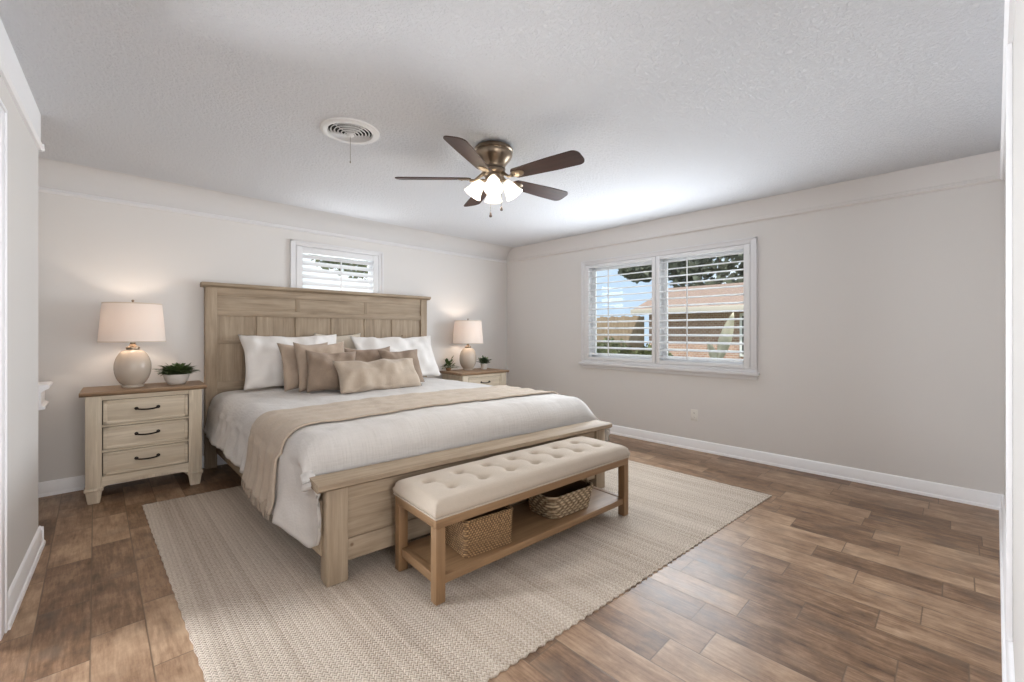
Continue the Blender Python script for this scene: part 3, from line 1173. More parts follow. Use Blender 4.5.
hemT = [(1.5, 0.295), (2.0, 0.265), (2.25, 0.245)]
th = cloth('throw_blanket', 'throw', lambda u, v: -1.57 - 0.57 * v - 0.05 * (1 - u) * v * 0.6, hemT, hemR, 0.017, 170, 44,
           lambda x, y, z, part: (y, z + 0.004 * math.sin(y * 46 + 1.2 * math.sin(x * 1.7)) * (1 if part in 'TAB' else 0),
                                  x - (0.006 * math.sin(y * 46) if part in 'L' else 0)), 0.013, 0.012)
tag(th, 'beige woven throw laid across the foot half of the bed', 'throw blanket')
bm = bmesh.new()
for k in range(44):
    y = -1.58 - 0.56 * k / 43
    z0 = interp(hemT, -y) + 0.006
    x0 = DXL - 0.058 - 0.012 * random.random()
    l = 0.045 + 0.015 * random.random()
    yy = skew(BXL, y)
    tube(bm, [(x0 + 0.018, yy, z0 + 0.03), (x0, yy, z0), (x0 - 0.004, yy + random.uniform(-.006, .006), z0 - l)], [0.003, 0.0035, 0.002], 5)
fr = obj('fringe', bm, 'throw', th)
fr['kind'] = 'stuff'


# ------------------------------------------------------------------ pillows
def pillow(name, label, mat, W, H, TH, centre_bottom, lean, yaw, group, seed, roll=0.0, flange=0.0, sag=0.08):
    n = 34
    bm = bmesh.new()
    fr_, bk = {}, {}
    for j in range(n + 1):
        for i in range(n + 1):
            u, v = 2 * i / n - 1, 2 * j / n - 1
            # pointed corners, sides drawn in
            x = W / 2 * u * (1 - sag * (1 - v * v))
            z = H / 2 * v * (1 - sag * (1 - u * u))
            fu, fv = max(0, 1 - abs(u) ** 2.6), max(0, 1 - abs(v) ** 2.6)
            t = TH / 2 * (fu * fv) ** 0.48
            if flange:
                eu = min(1.0, max(0.0, (1 - abs(u)) / flange))
                ev = min(1.0, max(0.0, (1 - abs(v)) / flange))
                t *= min(1.0, eu) * min(1.0, ev)
            w = 0.22 * TH * (nz(x * 5, z * 5, seed) + 0.7 * nz(x * 13, z * 9, seed + 3)) * min(1, fu * fv * 4)
            # creases running in from the corners
            cr = 0.075 * TH * math.sin(9 * math.atan2(z, x) + seed) * (abs(u * v)) ** 0.7 * min(1, fu * fv * 5)
            drop = -0.015 * (1 - u * u) * (1 if v > 0 else 0) * v
            wob = 0.012 * nz(x * 7, z * 7, seed + 7)
            z += 0.010 * nz(x * 6, seed, 1.3) * v
            x += 0.008 * nz(z * 6, seed, 4.3) * u
            border = i in (0, n) or j in (0, n)
            fr_[i, j] = bm.verts.new((x, -t - w - cr + (0 if not border else wob), z + drop))
            bk[i, j] = fr_[i, j] if border else bm.verts.new((x, t + w * 0.3, z + drop))
    for j in range(n):
        for i in range(n):
            bm.faces.new((fr_[i, j], fr_[i + 1, j], fr_[i + 1, j + 1], fr_[i, j + 1]))
            if len({bk[i, j], bk[i, j + 1], bk[i + 1, j + 1], bk[i + 1, j]}) == 4:
                try:
                    bm.faces.new((bk[i, j], bk[i, j + 1], bk[i + 1, j + 1], bk[i + 1, j]))
                except ValueError:
                    pass
    # base on the coverlet, leaning back
    mtx = Matrix.Rotation(R(-lean), 4, 'X') @ Matrix.Translation((0, 0, H / 2))
    bmesh.ops.transform(bm, matrix=Matrix.Rotation(R(roll), 4, 'Y') @ mtx, verts=bm.verts[:])
    o = obj(name, bm, mat, ang=180)
    o.location = centre_bottom
    o.rotation_euler = (0, 0, R(yaw))
    tag(o, label, 'pillow', group)
    return o


PZ = 0.700
GP = 'pillows piled against the headboard'
pillow('pillow', 'big white pillow at the left end of the headboard', 'sham', 0.88, 0.54, 0.23, (-3.06, -0.40, PZ), 26, -2, GP, 1, flange=0.06)
pillow('pillow', 'big white pillow at the right end of the headboard', 'sham', 0.96, 0.53, 0.23, (-2.02, -0.50, PZ + 0.005), 30, -4, GP, 12, flange=0.06)
pillow('pillow', 'cream pillow showing only between the two big white pillows', 'cream', 0.50, 0.50, 0.05, (-2.57, -0.135, PZ), 2, 0, GP, 23)
pillow('pillow', 'tan square pillow, leftmost of the brown pillows', 'tan', 0.46, 0.44, 0.14, (-3.03, -0.655, PZ), 20, 6, GP, 31)
pillow('pillow', 'tan square pillow half hidden behind the dark taupe one', 'tan', 0.46, 0.44, 0.14, (-2.955, -0.80, PZ), 18, 3, GP, 42)
pillow('pillow', 'dark taupe square pillow standing left behind the long pillow', 'taupe', 0.42, 0.38, 0.15, (-2.965, -0.99, PZ), 24, -9, GP, 53, roll=3)
pillow('pillow', 'small brown pillow behind the middle of the long pillow', 'rose', 0.48, 0.38, 0.14, (-2.47, -0.70, PZ), 20, -3, GP, 64)
pillow('pillow', 'small taupe pillow behind the right end of the long pillow', 'taupe', 0.42, 0.38, 0.13, (-2.245, -0.92, PZ), 28, -8, GP, 75)
pillow('lumbar_pillow', 'long oatmeal lumbar pillow lying in front of the other pillows', 'lumbar', 0.77, 0.31, 0.17, (-2.60, -1.19, PZ + 0.004), 34, 0, GP, 86, sag=0.05)


# ------------------------------------------------------------------ bench
bench = thing('bench', 'tufted beige bench with oak legs at the foot of the bed', 'bench', (-3.354, -3.098, 0), -R(3.2))
BL_, BD = 1.445, 0.40     # local x 0..BL_, y 0..BD (towards the bed)
lg = 0.048
for x in (0.0, BL_ - lg):
    for y in (0.0, BD - lg):
        bm = bmesh.new()
        box(bm, x, x + lg, y, y + lg, RUG, 0.345, 0.003)
        obj('leg', bm, 'bench_z', bench)
bm = bmesh.new()
box(bm, 0, BL_, 0, 0.024, 0.345, 0.388, 0.003)
box(bm, 0, BL_, BD - 0.024, BD, 0.345, 0.388, 0.003)
obj('seat_rail', bm, 'bench_x', bench)
bm = bmesh.new()
box(bm, 0, 0.024, 0.02, BD - 0.02, 0.345, 0.388, 0.003)
box(bm, BL_ - 0.024, BL_, 0.02, BD - 0.02, 0.345, 0.388, 0.003)
box(bm, 0.02, BL_ - 0.02, 0.02, BD - 0.02, 0.372, 0.386)
obj('seat_rail', bm, 'bench_y', bench)
for xs_ in (0.012, BL_ - 0.046):
    bm = bmesh.new()
    box(bm, xs_, xs_ + 0.034, 0.02, BD - 0.02, 0.085, 0.128, 0.003)
    obj('stretcher', bm, 'bench_y', bench)
bm = bmesh.new()
box(bm, 0.03, BL_ - 0.03, 0.010, BD - 0.010, 0.088, 0.125, 0.003)
obj('shelf', bm, 'bench_x', bench)

buttons = []
nb = 7
for k in range(nb):
    buttons.append((0.165 + k * 0.185, 0.130))
for k in range(nb):
    buttons.append((0.090 + k * 0.185 + 0.02, 0.275))


def make_cushion():
    nx, ny = 170, 52
    x0, x1, y0, y1 = -0.005, BL_ + 0.005, -0.005, BD + 0.005
    zb, zt = 0.386, 0.459
    bm = bmesh.new()
    def hgt(x, y):
        d = min(x - x0, x1 - x, y - y0, y1 - y)
        dome = 0.018 * (1 - (2 * (y - y0) / (y1 - y0) - 1) ** 4) * (1 - abs(2 * (x - x0) / (x1 - x0) - 1) ** 8)
        r = 0.035
        edge = 0.0 if d >= r else r - math.sqrt(max(0, r * r - (r - d) ** 2))
        dm = 0.0
        for bx, by in buttons:
            q = math.hypot(x - bx, y - by)
            dm += 0.022 * math.exp(-(q / 0.022) ** 2) + 0.011 * math.exp(-(q / 0.055) ** 2)
        # pleats between neighbouring buttons
        pl = 0.0
        for i, (ax, ay) in enumerate(buttons):
            for bx, by in buttons[i + 1:]:
                L = math.hypot(ax - bx, ay - by)
                if L < 0.19 and abs(ay - by) > 0.05:
                    t = ((x - ax) * (bx - ax) + (y - ay) * (by - ay)) / (L * L)
                    if 0 <= t <= 1:
                        dd = math.hypot(x - ax - t * (bx - ax), y - ay - t * (by - ay))
                        pl = max(pl, 0.0045 * math.exp(-(dd / 0.010) ** 2))
        return zt + dome - edge - dm - pl + 0.0025 * nz(x * 9, y * 9)
    g = [[bm.verts.new((x0 + (x1 - x0) * i / nx, y0 + (y1 - y0) * j / ny, 0)) for i in range(nx + 1)] for j in range(ny + 1)]
    for row in g:
        for v in row:
            v.co.z = hgt(v.co.x, v.co.y)
    for j in range(ny):
        for i in range(nx):
            bm.faces.new((g[j][i], g[j][i + 1], g[j + 1][i + 1], g[j + 1][i]))
    rim = [g[0][i] for i in range(nx + 1)] + [g[j][nx] for j in range(1, ny + 1)] + [g[ny][i] for i in range(nx - 1, -1, -1)] + [g[j][0] for j in range(ny - 1, 0, -1)]
    prev = rim
    n = len(rim)
    cx, cy = (x0 + x1) / 2, (y0 + y1) / 2
    for k, (f, z) in enumerate(((1.0, 0.415), (1.0, 0.398), (0.995, zb))):
        low = []
        for v in rim:
            bul = 0.004 if k == 0 else 0.0
            dx = (0.012 if k == 2 else 0)
            x = v.co.x + (bul if v.co.x > x1 - 1e-5 else -bul if v.co.x < x0 + 1e-5 else 0)
            y = v.co.y + (bul if v.co.y > y1 - 1e-5 else -bul if v.co.y < y0 + 1e-5 else 0)
            x = min(max(x, x0 - bul + dx), x1 + bul - dx)
            y = min(max(y, y0 - bul + dx), y1 + bul - dx)
            low.append(bm.verts.new((x, y, z)))
        for i in range(n):
            bm.faces.new((prev[i], low[i], low[(i + 1) % n], prev[(i + 1) % n]))
        prev = low
    bm.faces.new(prev)
    return bm, hgt


cb, hgt = make_cushion()
cush = obj('cushion', cb, 'bench_fab', bench, ang=60)
for bx, by in buttons:
    bm = bmesh.new()
    lathe(bm, [(0.0, 0.007), (0.006, 0.0062), (0.010, 0.003), (0.0115, 0.0), (0.009, -0.004), (0.0, -0.005)], 12, Matrix.Translation((bx, by, hgt(bx, by) + 0.001)))
    obj('button', bm, 'bench_fab', cush)
bm = bmesh.new()
e = 0.004
tube(bm, [(-e, -e, 0.391), (BL_ + e, -e, 0.391), (BL_ + e, BD + e, 0.391), (-e, BD + e, 0.391), (-e, -e, 0.391)], 0.004, 8)
obj('piping', bm, 'bench_fab', cush)


# ------------------------------------------------------------------ baskets on the bench shelf
def rrect(w, d, r, n=6):
    pts = []
    for cx, cy, a0 in ((w / 2 - r, d / 2 - r, 0), (-w / 2 + r, d / 2 - r, 90), (-w / 2 + r, -d / 2 + r, 180), (w / 2 - r, -d / 2 + r, 270)):
        for k in range(n + 1):
            a = R(a0 + 90 * k / n)
            pts.append((cx + r * math.cos(a), cy + r * math.sin(a)))
    return pts


def basket(name, label, loc, rz, w, d, h, r, taper, mat, strand, group):
    root = thing(name, label, 'basket', loc, rz, group)
    # outer body with stacked rounded strands
    bm = bmesh.new()
    rows = max(3, int(h / strand))
    rings = []
    prof = []
    for k in range(rows):
        for q in range(4):
            z = (k + q / 4) * h / rows
            b_ = 0.35 * strand * math.sin(PI * (q / 4 + 0.02))
            prof.append((z, b_))
    prof.append((h, 0))
    base = rrect(w, d, r, 8)
    for z, b_ in prof:
        s = taper + (1 - taper) * (z / h)
        ring = []
        for px, py in base:
            l = math.hypot(px, py)
            ring.append(bm.verts.new((px * s * (1 + b_ / l), py * s * (1 + b_ / l), z)))
        rings.append(ring)
    n = len(base)
    for a, b_ in zip(rings[:-1], rings[1:]):
        for i in range(n):
            bm.faces.new((a[i], a[(i + 1) % n], b_[(i + 1) % n], b_[i]))
    bm.faces.new(rings[0][::-1])
    # inner wall and bottom
    ti = 0.012
    inn = [bm.verts.new((px * (1 - ti / math.hypot(px, py)), py * (1 - ti / math.hypot(px, py)), h)) for px, py in base]
    for i in range(n):
        bm.faces.new((rings[-1][i], rings[-1][(i + 1) % n], inn[(i + 1) % n], inn[i]))
    obj('body', bm, mat, root)
    bm = bmesh.new()
    a = [bm.verts.new((px * (1 - ti / math.hypot(px, py)), py * (1 - ti / math.hypot(px, py)), h - 0.001)) for px, py in base]
    b_ = [bm.verts.new((px * taper * 0.92, py * taper * 0.92, 0.012)) for px, py in base]
    for i in range(n):
        bm.faces.new((a[i], b_[i], b_[(i + 1) % n], a[(i + 1) % n]))
    bm.faces.new(b_)
    obj('lining', bm, 'basket_in', root)
    bm = bmesh.new()
    rim = [(px * 0.985, py * 0.985, h + 0.002) for px, py in base]
    tube(bm, rim + [rim[0]], 0.010, 8, cap=False)
    obj('rim', bm, mat, root)
    return root


def bench_pt(lx, ly, z):
    a = -R(3.2)
    return (-3.354 + lx * math.cos(a) - ly * math.sin(a), -3.098 + lx * math.sin(a) + ly * math.cos(a), z)


b1 = basket('basket', 'square-cornered seagrass basket at the left end of the bench shelf', bench_pt(0.345, 0.165, 0.1255), -R(8), 0.285, 0.235, 0.168, 0.02, 0.97, 'basket_a', 0.0115, 'baskets under the bench')
b2 = basket('basket', 'rounded braided basket with lighter weave right of the bench shelf', bench_pt(0.985, 0.185, 0.1255), -R(4), 0.40, 0.26, 0.125, 0.07, 0.86, 'basket_b', 0.018, 'baskets under the bench')
bm = bmesh.new()
pts = []
for k in range(13):
    a = PI * k / 12
    pts.append((0.192 + 0.018 * math.sin(a), 0.055 * math.cos(a), 0.112 + 0.038 * math.sin(a)))
tube(bm, pts, 0.008, 8)
obj('handle', bm, 'basket_b', b2)


# ------------------------------------------------------------------ nightstands
def nightstand(label, loc, rz, W, D, H):
    root = thing('nightstand', label, 'nightstand', loc, rz, 'matching bedside nightstands')
    # local: x 0..W, y 0 (front) .. D (back)
    bm = bmesh.new()
    pw = 0.085
    box(bm, 0.02, W - 0.02, 0.02, D - 0.01, 0.115, H - 0.03)
    obj('body', bm, 'groove' if False else 'ns_z', root)
    for x0 in (0.012, W - 0.012 - pw):
        bm = bmesh.new()
        box(bm, x0, x0 + pw, 0.0, 0.06, 0.105, H - 0.028, 0.004)
        obj('post', bm, 'ns_z', root)
    for x0 in (0.004, W - 0.004 - pw - 0.016):
        for y0 in (-0.006, D - 0.085):
            bm = bmesh.new()
            lw = pw + 0.016
            box(bm, x0, x0 + lw, y0, y0 + 0.085, 0.088, 0.112, 0.005)
            t = bmesh.new()
            bmesh.ops.create_cube(t, size=1.0)
            for v in t.verts:
                s = 0.62 if v.co.z < 0 else 0.86
                v.co = Vector((x0 + lw / 2 + v.co.x * lw * s, y0 + 0.042 + v.co.y * 0.085 * s, 0.0 if v.co.z < 0 else 0.090))
            bmesh.ops.bevel(t, geom=t.edges[:], offset=0.004, segments=2, affect='EDGES')
            merge(bm, t)
            obj('foot', bm, 'ns_z', root)
    # face frame
    bm = bmesh.new()
    xa, xb = 0.012 + pw, W - 0.012 - pw
    zt = H - 0.028
    zd = [0.185 + k * (zt - 0.035 - 0.185) / 3 for k in range(4)]
    box(bm, xa, xb, 0.006, 0.03, zt - 0.035, zt, 0.002)
    for z in zd[1:3]:
        box(bm, xa, xb, 0.006, 0.03, z - 0.012, z + 0.004, 0.002)
    # arched apron
    pts = [(xa, 0.185), (xb, 0.185)]
    for k in range(13):
        t = k / 12
        pts.append((xb + (xa - xb) * t, 0.108 + 0.034 * math.sin(PI * t) ** 0.8))
    prism(bm, pts, 'Y', 0.006, 0.03)
    obj('face_frame', bm, 'ns_x', root)
    for k in range(3):
        z0, z1 = zd[k] + 0.004 + (0.0 if k == 0 else 0.003), zd[k + 1] - 0.015
        if k == 2:
            z1 = zd[3] - 0.003
        bm = bmesh.new()
        box(bm, xa, xb, 0.0195, 0.0198, z0 - 0.004, z1 + 0.004)
        obj('drawer_gap', bm, 'groove', root, smooth=False)
        bm = bmesh.new()
        g = 0.005
        box(bm, xa + g, xb - g, 0.004, 0.019, z0, z1, 0.003)
        f = 0.022
        # raised border around a sunk panel
        box(bm, xa + g, xb - g, 0.000, 0.006, z0, z0 + f, 0.002)
        box(bm, xa + g, xb - g, 0.000, 0.006, z1 - f, z1, 0.002)
        box(bm, xa + g, xa + g + f, 0.000, 0.006, z0, z1, 0.002)
        box(bm, xb - g - f, xb - g, 0.000, 0.006, z0, z1, 0.002)
        dr = obj('drawer', bm, 'ns_x', root)
        zc, xc = (z0 + z1) / 2 + 0.012, (xa + xb) / 2
        bm = bmesh.new()
        hw = 0.062
        pts = [(xc - hw, 0.004, zc), (xc - hw, -0.020, zc - 0.001), (xc - hw + 0.012, -0.027, zc - 0.004)]
        pts += [(xc - hw + 0.012 + (2 * hw - 0.024) * q / 6, -0.028, zc - 0.004 - 0.005 * math.sin(PI * q / 6)) for q in range(1, 6)]
        pts += [(xc + hw - 0.012, -0.027, zc - 0.004), (xc + hw, -0.020, zc - 0.001), (xc + hw, 0.004, zc)]
        tube(bm, pts, 0.0055, 8)
        for s in (-1, 1):
            lathe(bm, [(0, 0), (0.011, 0), (0.012, 0.004), (0.009, 0.007), (0, 0.008)], 14, Matrix.Translation((xc + s * hw, 0.004, zc)) @ Matrix.Rotation(R(90), 4, 'X'))
        obj('handle', bm, 'handle', dr)
    bm = bmesh.new()
    prism(bm, [(-0.018, H - 0.022), (-0.026, H - 0.012), (-0.026, H - 0.004), (-0.022, H), (D, H), (D, H - 0.03), (-0.006, H - 0.03)], 'X', -0.018, W + 0.018)
    obj('top', bm, 'ns_top', root)
    return root


NS1 = (-4.482, -0.475, 0)
nightstand('cream three drawer nightstand left of the bed, standing whole in view', NS1, -R(2.0), 0.685, 0.43, 0.785)
NS2 = (-1.275, -0.565, 0)
nightstand('cream nightstand right of the bed, mostly hidden by the bed', NS2, -R(3.5), 0.70, 0.49, 0.712)


# ------------------------------------------------------------------ table lamps
def table_lamp(label, loc, power):
    root = thing('table_lamp', label, 'lamp', loc, 0, 'pair of bedside lamps')
    bm = bmesh.new()
    pr = [(0, 0), (0.062, 0.0), (0.066, 0.004), (0.066, 0.016), (0.060, 0.021), (0.062, 0.026)]
    for k in range(17):
        t = k / 16
        z = 0.026 + 0.250 * t
        r = 0.110 * math.sqrt(1 - ((t - 0.5) / 0.63) ** 2)
        pr.append((r, z))
    pr += [(0.040, 0.284), (0.036, 0.290), (0.0, 0.290)]
    lathe(bm, pr, 40)
    obj('lamp_base', bm, 'ceramic', root)
    bm = bmesh.new()
    lathe(bm, [(0, 0.288), (0.036, 0.288), (0.042, 0.292), (0.042, 0.306), (0.036, 0.310), (0.024, 0.314), (0.015, 0.330), (0.017, 0.333), (0.017, 0.372), (0.0, 0.374)], 24)
    nk = obj('lamp_neck', bm, 'brass', root)
    zb, zt, rb, rt = 0.345, 0.640, 0.198, 0.174
    bm = bmesh.new()
    lathe(bm, [(rb, zb), (rt, zt), (rt - 0.0015, zt), (rb - 0.0015, zb)], 56, close=True)
    sh = obj('lamp_shade', bm, 'shade', root)
    bm = bmesh.new()
    lathe(bm, [(rb + 0.001, zb), (rb + 0.001, zb + 0.008), (rb - 0.0025, zb + 0.008), (rb - 0.0025, zb)], 56, close=True)
    obj('shade_trim', bm, 'cream', sh)
    bm = bmesh.new()
    lathe(bm, [(rt + 0.001, zt - 0.008), (rt + 0.001, zt + 0.001), (rt - 0.0025, zt + 0.001), (rt - 0.0025, zt - 0.008)], 56, close=True)
    obj('shade_trim', bm, 'cream', sh)
    bm = bmesh.new()
    for k in range(3):
        a = 2 * PI * k / 3 + 0.4
        tube(bm, [(0.010 * math.cos(a), 0.010 * math.sin(a), zt - 0.012), ((rt - 0.002) * math.cos(a), (rt - 0.002) * math.sin(a), zt - 0.004)], 0.0016, 6)
    lathe(bm, [(0.006, zt - 0.014), (0.012, zt - 0.014), (0.012, zt - 0.010), (0.006, zt - 0.010)], 14, close=True)
    for s in (-1, 1):   # harp
        tube(bm, [(s * 0.016, 0, 0.352), (s * 0.055, 0, 0.40), (s * 0.058, 0, 0.50), (s * 0.035, 0, 0.60), (s * 0.004, 0, zt - 0.010)], 0.0018, 6)
    obj('harp', bm, 'brass', root)
    bm = bmesh.new()
    lathe(bm, [(0, zt - 0.012), (0.005, zt - 0.010), (0.005, zt + 0.004), (0.003, zt + 0.008), (0.008, zt + 0.016), (0.009, zt + 0.022), (0.005, zt + 0.029), (0, zt + 0.030)], 16)
    obj('finial', bm, 'brass', root)
    bm = bmesh.new()
    lathe(bm, [(0, 0.370), (0.012, 0.372), (0.014, 0.390), (0.027, 0.415), (0.030, 0.435), (0.022, 0.458), (0, 0.467)], 20)
    obj('bulb', bm, 'bulb_lamp', root)
    l = light('lamp_glow', 'POINT', (loc[0], loc[1], loc[2] + 0.50), power, (1.0, 0.83, 0.68), 0.035)
    return root


table_lamp('lit ceramic lamp with drum shade on the left nightstand', (-4.212, -0.285, 0.7855), 2.8)
table_lamp('lit ceramic lamp with drum shade on the right nightstand', (-0.945, -0.262, 0.7125), 2.7)


# ------------------------------------------------------------------ potted plants
def leaf(bm, base, tip, width, curl=0.2, up=Vector((0, 0, 1))):
    base, tip = Vector(base), Vector(tip)
    d = tip - base
    L = d.length
    d.normalize()
    s = d.cross(up)
    if s.length < 1e-3:
        s = Vector((1, 0, 0))
    s.normalize()
    nrm = s.cross(d)
    prof = [(0, 0.06), (0.2, 0.62), (0.45, 1.0), (0.7, 0.78), (0.9, 0.34), (1.0, 0.0)]
    rows = []
    for t, w in prof:
        p = base + d * (L * t) + nrm * (-curl * L * t * t)
        if w == 0:
            rows.append([bm.verts.new(p)])
        else:
            rows.append([bm.verts.new(p - s * width * w * 0.5 + nrm * width * 0.12 * w), bm.verts.new(p), bm.verts.new(p + s * width * w * 0.5 + nrm * width * 0.12 * w)])
    for a, b_ in zip(rows[:-1], rows[1:]):
        if len(b_) == 3:
            bm.faces.new((a[0], a[1], b_[1], b_[0]))
            bm.faces.new((a[1], a[2], b_[2], b_[1]))
        else:
            bm.faces.new((a[0], a[1], b_[0]))
            bm.faces.new((a[1], a[2], b_[0]))


def potted(label, loc, pot_prof, pot_mat, soil_r, soil_z, nleaf, reach, lw, lmat, seed, height, elmin=0.12):
    rnd = random.Random(seed)
    root = thing('potted_plant', label, 'plant', loc, 0, 'small potted plants on the nightstands')
    bm = bmesh.new()
    lathe(bm, pot_prof, 36)
    obj('pot', bm, pot_mat, root)
    bm = bmesh.new()
    lathe(bm, [(0, soil_z + 0.003), (soil_r, soil_z), (soil_r, soil_z - 0.006), (0, soil_z - 0.006)], 24)
    obj('soil', bm, 'soil', root)
    bm = bmesh.new()
    for k in range(nleaf):
        a = rnd.random() * 2 * PI
        el = rnd.uniform(elmin, 1.45)
        r0 = soil_r * 0.6 * rnd.random()
        b0 = Vector((r0 * math.cos(a), r0 * math.sin(a), soil_z))
        ln = reach * rnd.uniform(0.65, 1.0)
        mid = b0 + Vector((math.cos(a) * math.cos(el), math.sin(a) * math.cos(el), math.sin(el) * height)) * ln * rnd.uniform(0.35, 0.7)
        tip = mid + Vector((math.cos(a + rnd.uniform(-.7, .7)) * math.cos(el * 0.8), math.sin(a + rnd.uniform(-.7, .7)) * math.cos(el * 0.8), math.sin(el * 0.8) * height)) * ln * 0.5
        tube(bm, [b0, mid], 0.0012, 5, cap=False)
        leaf(bm, mid, tip, lw * rnd.uniform(0.7, 1.15), rnd.uniform(0.05, 0.4))
    obj('foliage', bm, lmat, root, ang=80, recalc=False)
    return root


potted('bushy green plant in white bowl pot beside the left lamp', (-3.945, -0.275, 0.7855),
       [(0, 0), (0.050, 0), (0.055, 0.004), (0.076, 0.035), (0.086, 0.070), (0.086, 0.082), (0.080, 0.082), (0.076, 0.066), (0.06, 0.02), (0, 0.016)],
       'white_pot', 0.076, 0.070, 330, 0.130, 0.028, 'leaf', 3, 0.85, 0.3)
potted('small grey green plant in white pot right of the far lamp', (-0.705, -0.300, 0.7125),
       [(0, 0), (0.034, 0), (0.038, 0.004), (0.046, 0.072), (0.046, 0.078), (0.042, 0.078), (0.036, 0.02), (0, 0.016)],
       'white_pot', 0.041, 0.068, 130, 0.115, 0.034, 'leaf2', 5, 0.95, 0.35)
potted('little sprig of green leaves in brown pot left of the far lamp', (-1.172, -0.150, 0.7125),
       [(0, 0), (0.026, 0), (0.028, 0.003), (0.034, 0.030), (0.034, 0.036), (0.030, 0.036), (0.026, 0.012), (0, 0.010)],
       'brown_pot', 0.029, 0.028, 44, 0.135, 0.036, 'leaf', 9, 1.2)


# ------------------------------------------------------------------ ceiling fan
FAN = (-2.512, -2.525, CEIL)
fan = thing('ceiling_fan', 'five blade ceiling fan with dark walnut blades and lit frosted shades', 'ceiling fan', FAN)
bm = bmesh.new()
lathe(bm, [(0, 0), (0.098, 0), (0.104, -0.004), (0.120, -0.010), (0.129, -0.022), (0.130, -0.034), (0.124, -0.040), (0.127, -0.048), (0.125, -0.066), (0.113, -0.086),
           (0.094, -0.108), (0.081, -0.126), (0.076, -0.140), (0.080, -0.146), (0.080, -0.152), (0.0, -0.152)], 48)
obj('motor_housing', bm, 'brass', fan)
bm = bmesh.new()
lathe(bm, [(0, -0.150), (0.060, -0.150), (0.078, -0.158), (0.080, -0.176), (0.072, -0.186), (0.050, -0.190), (0.046, -0.200), (0.056, -0.206), (0.056, -0.236), (0.048, -0.246), (0.030, -0.252), (0.0, -0.254)], 40)
hub = obj('switch_housing', bm, 'brass', fan)
BZ = -0.212
for k in range(5):
    a = R(-7.2 + 72 * k)
    rot = Matrix.Rotation(a, 4, 'Z') @ Matrix.Translation((0, 0, BZ)) @ Matrix.Rotation(R(-14), 4, 'X')
    out = []
    r0, r1 = 0.150, 0.648
    w0, w1 = 0.050, 0.069
    for q in range(7):
        t = q / 6
        out.append((r0 + 0.035 * (1 - math.cos(t * PI / 2)), -w0 * math.sin(t * PI / 2)))
    out.append((0.45, -0.066))
    for q in range(7):
        t = q / 6 * PI / 2
        out.append((r1 - 0.045 + 0.045 * math.sin(t), -(w1 - 0.045) - 0.045 * math.cos(t)))
    up_ = [(x, -y) for x, y in out[::-1] if abs(y) > 1e-6]
    poly = out + up_
    bm = bmesh.new()
    prism(bm, poly, 'Z', -0.003, 0.003)
    bl = obj('blade', bm, 'blade', fan, ang=30)
    bl.matrix_local = rot
    bm = bmesh.new()
    tube(bm, [(0.070, 0, 0.030), (0.095, 0, 0.012), (0.125, 0.0, -0.010), (0.16, 0, -0.012)], [0.013, 0.010, 0.009, 0.010], 10)
    lathe(bm, [(0, -0.0105), (0.026, -0.0095), (0.033, -0.0065), (0.033, -0.0032), (0, -0.0032)], 24, Matrix.Translation((0.192, 0, 0)) @ Matrix.Diagonal((1.5, 1.0, 1.0, 1)))
    for sx_, sy_ in ((0.172, 0), (0.212, 0.012), (0.212, -0.012)):
        lathe(bm, [(0, -0.0135), (0.004, -0.0125), (0.005, -0.0095), (0, -0.0095)], 10, Matrix.Translation((sx_, sy_, 0)))
    obj('blade_iron', bm, 'brass', bl)
for k in range(4):
    a = R(228 + 90 * k)
    ca, sa = math.cos(a), math.sin(a)
    bm = bmesh.new()
    tube(bm, [(0.045 * ca, 0.045 * sa, -0.226), (0.070 * ca, 0.070 * sa, -0.222), (0.086 * ca, 0.086 * sa, -0.232)], [0.010, 0.009, 0.016], 10)
    arm = obj('light_arm', bm, 'brass', fan)
    tilt = Matrix.Translation((0.080 * ca, 0.080 * sa, -0.226)) @ Matrix.Rotation(a, 4, 'Z') @ Matrix.Rotation(R(-33), 4, 'Y')
    bm = bmesh.new()
    pr = [(0.021, -0.004), (0.024, -0.014), (0.034, -0.030), (0.043, -0.052), (0.049, -0.078), (0.056, -0.098), (0.064, -0.112)]
    inner = [(r - 0.0025, z) for r, z in pr[::-1]]
    lathe(bm, pr + inner, 32, tilt, close=True)
    obj('glass_shade', bm, 'frosted', arm)
    bm = bmesh.new()
    lathe(bm, [(0, -0.008), (0.012, -0.010), (0.013, -0.028), (0.022, -0.050), (0.024, -0.062), (0.018, -0.078), (0, -0.084)], 16, tilt)
    obj('bulb', bm, 'bulb_fan', arm)
    p = Matrix.Translation(FAN) @ tilt @ Vector((0, 0, -0.105))
    light('fan_glow', 'POINT', p, 5.0, (1.0, 0.92, 0.82), 0.03)
for (ox, oy, z1) in ((0.030, -0.045, -0.40), (-0.052, -0.030, -0.455)):
    bm = bmesh.new()
    n = int((-0.235 - z1) / 0.006)
    tube(bm, [(ox, oy, -0.235), (ox, oy, z1)], 0.0012, 6)
    for q in range(n):
        lathe(bm, [(0, 0.002), (0.002, 0.0), (0, -0.002)], 6, Matrix.Translation((ox, oy, -0.24 - q * 0.006)))
    ch = obj('pull_chain', bm, 'chain', fan)
    bm = bmesh.new()
    lathe(bm, [(0, 0.006), (0.004, 0.003), (0.006, -0.006), (0.010, -0.020), (0.009, -0.027), (0, -0.030)], 14, Matrix.Translation((ox, oy, z1)))
    obj('chain_fob', bm, 'fob', ch)

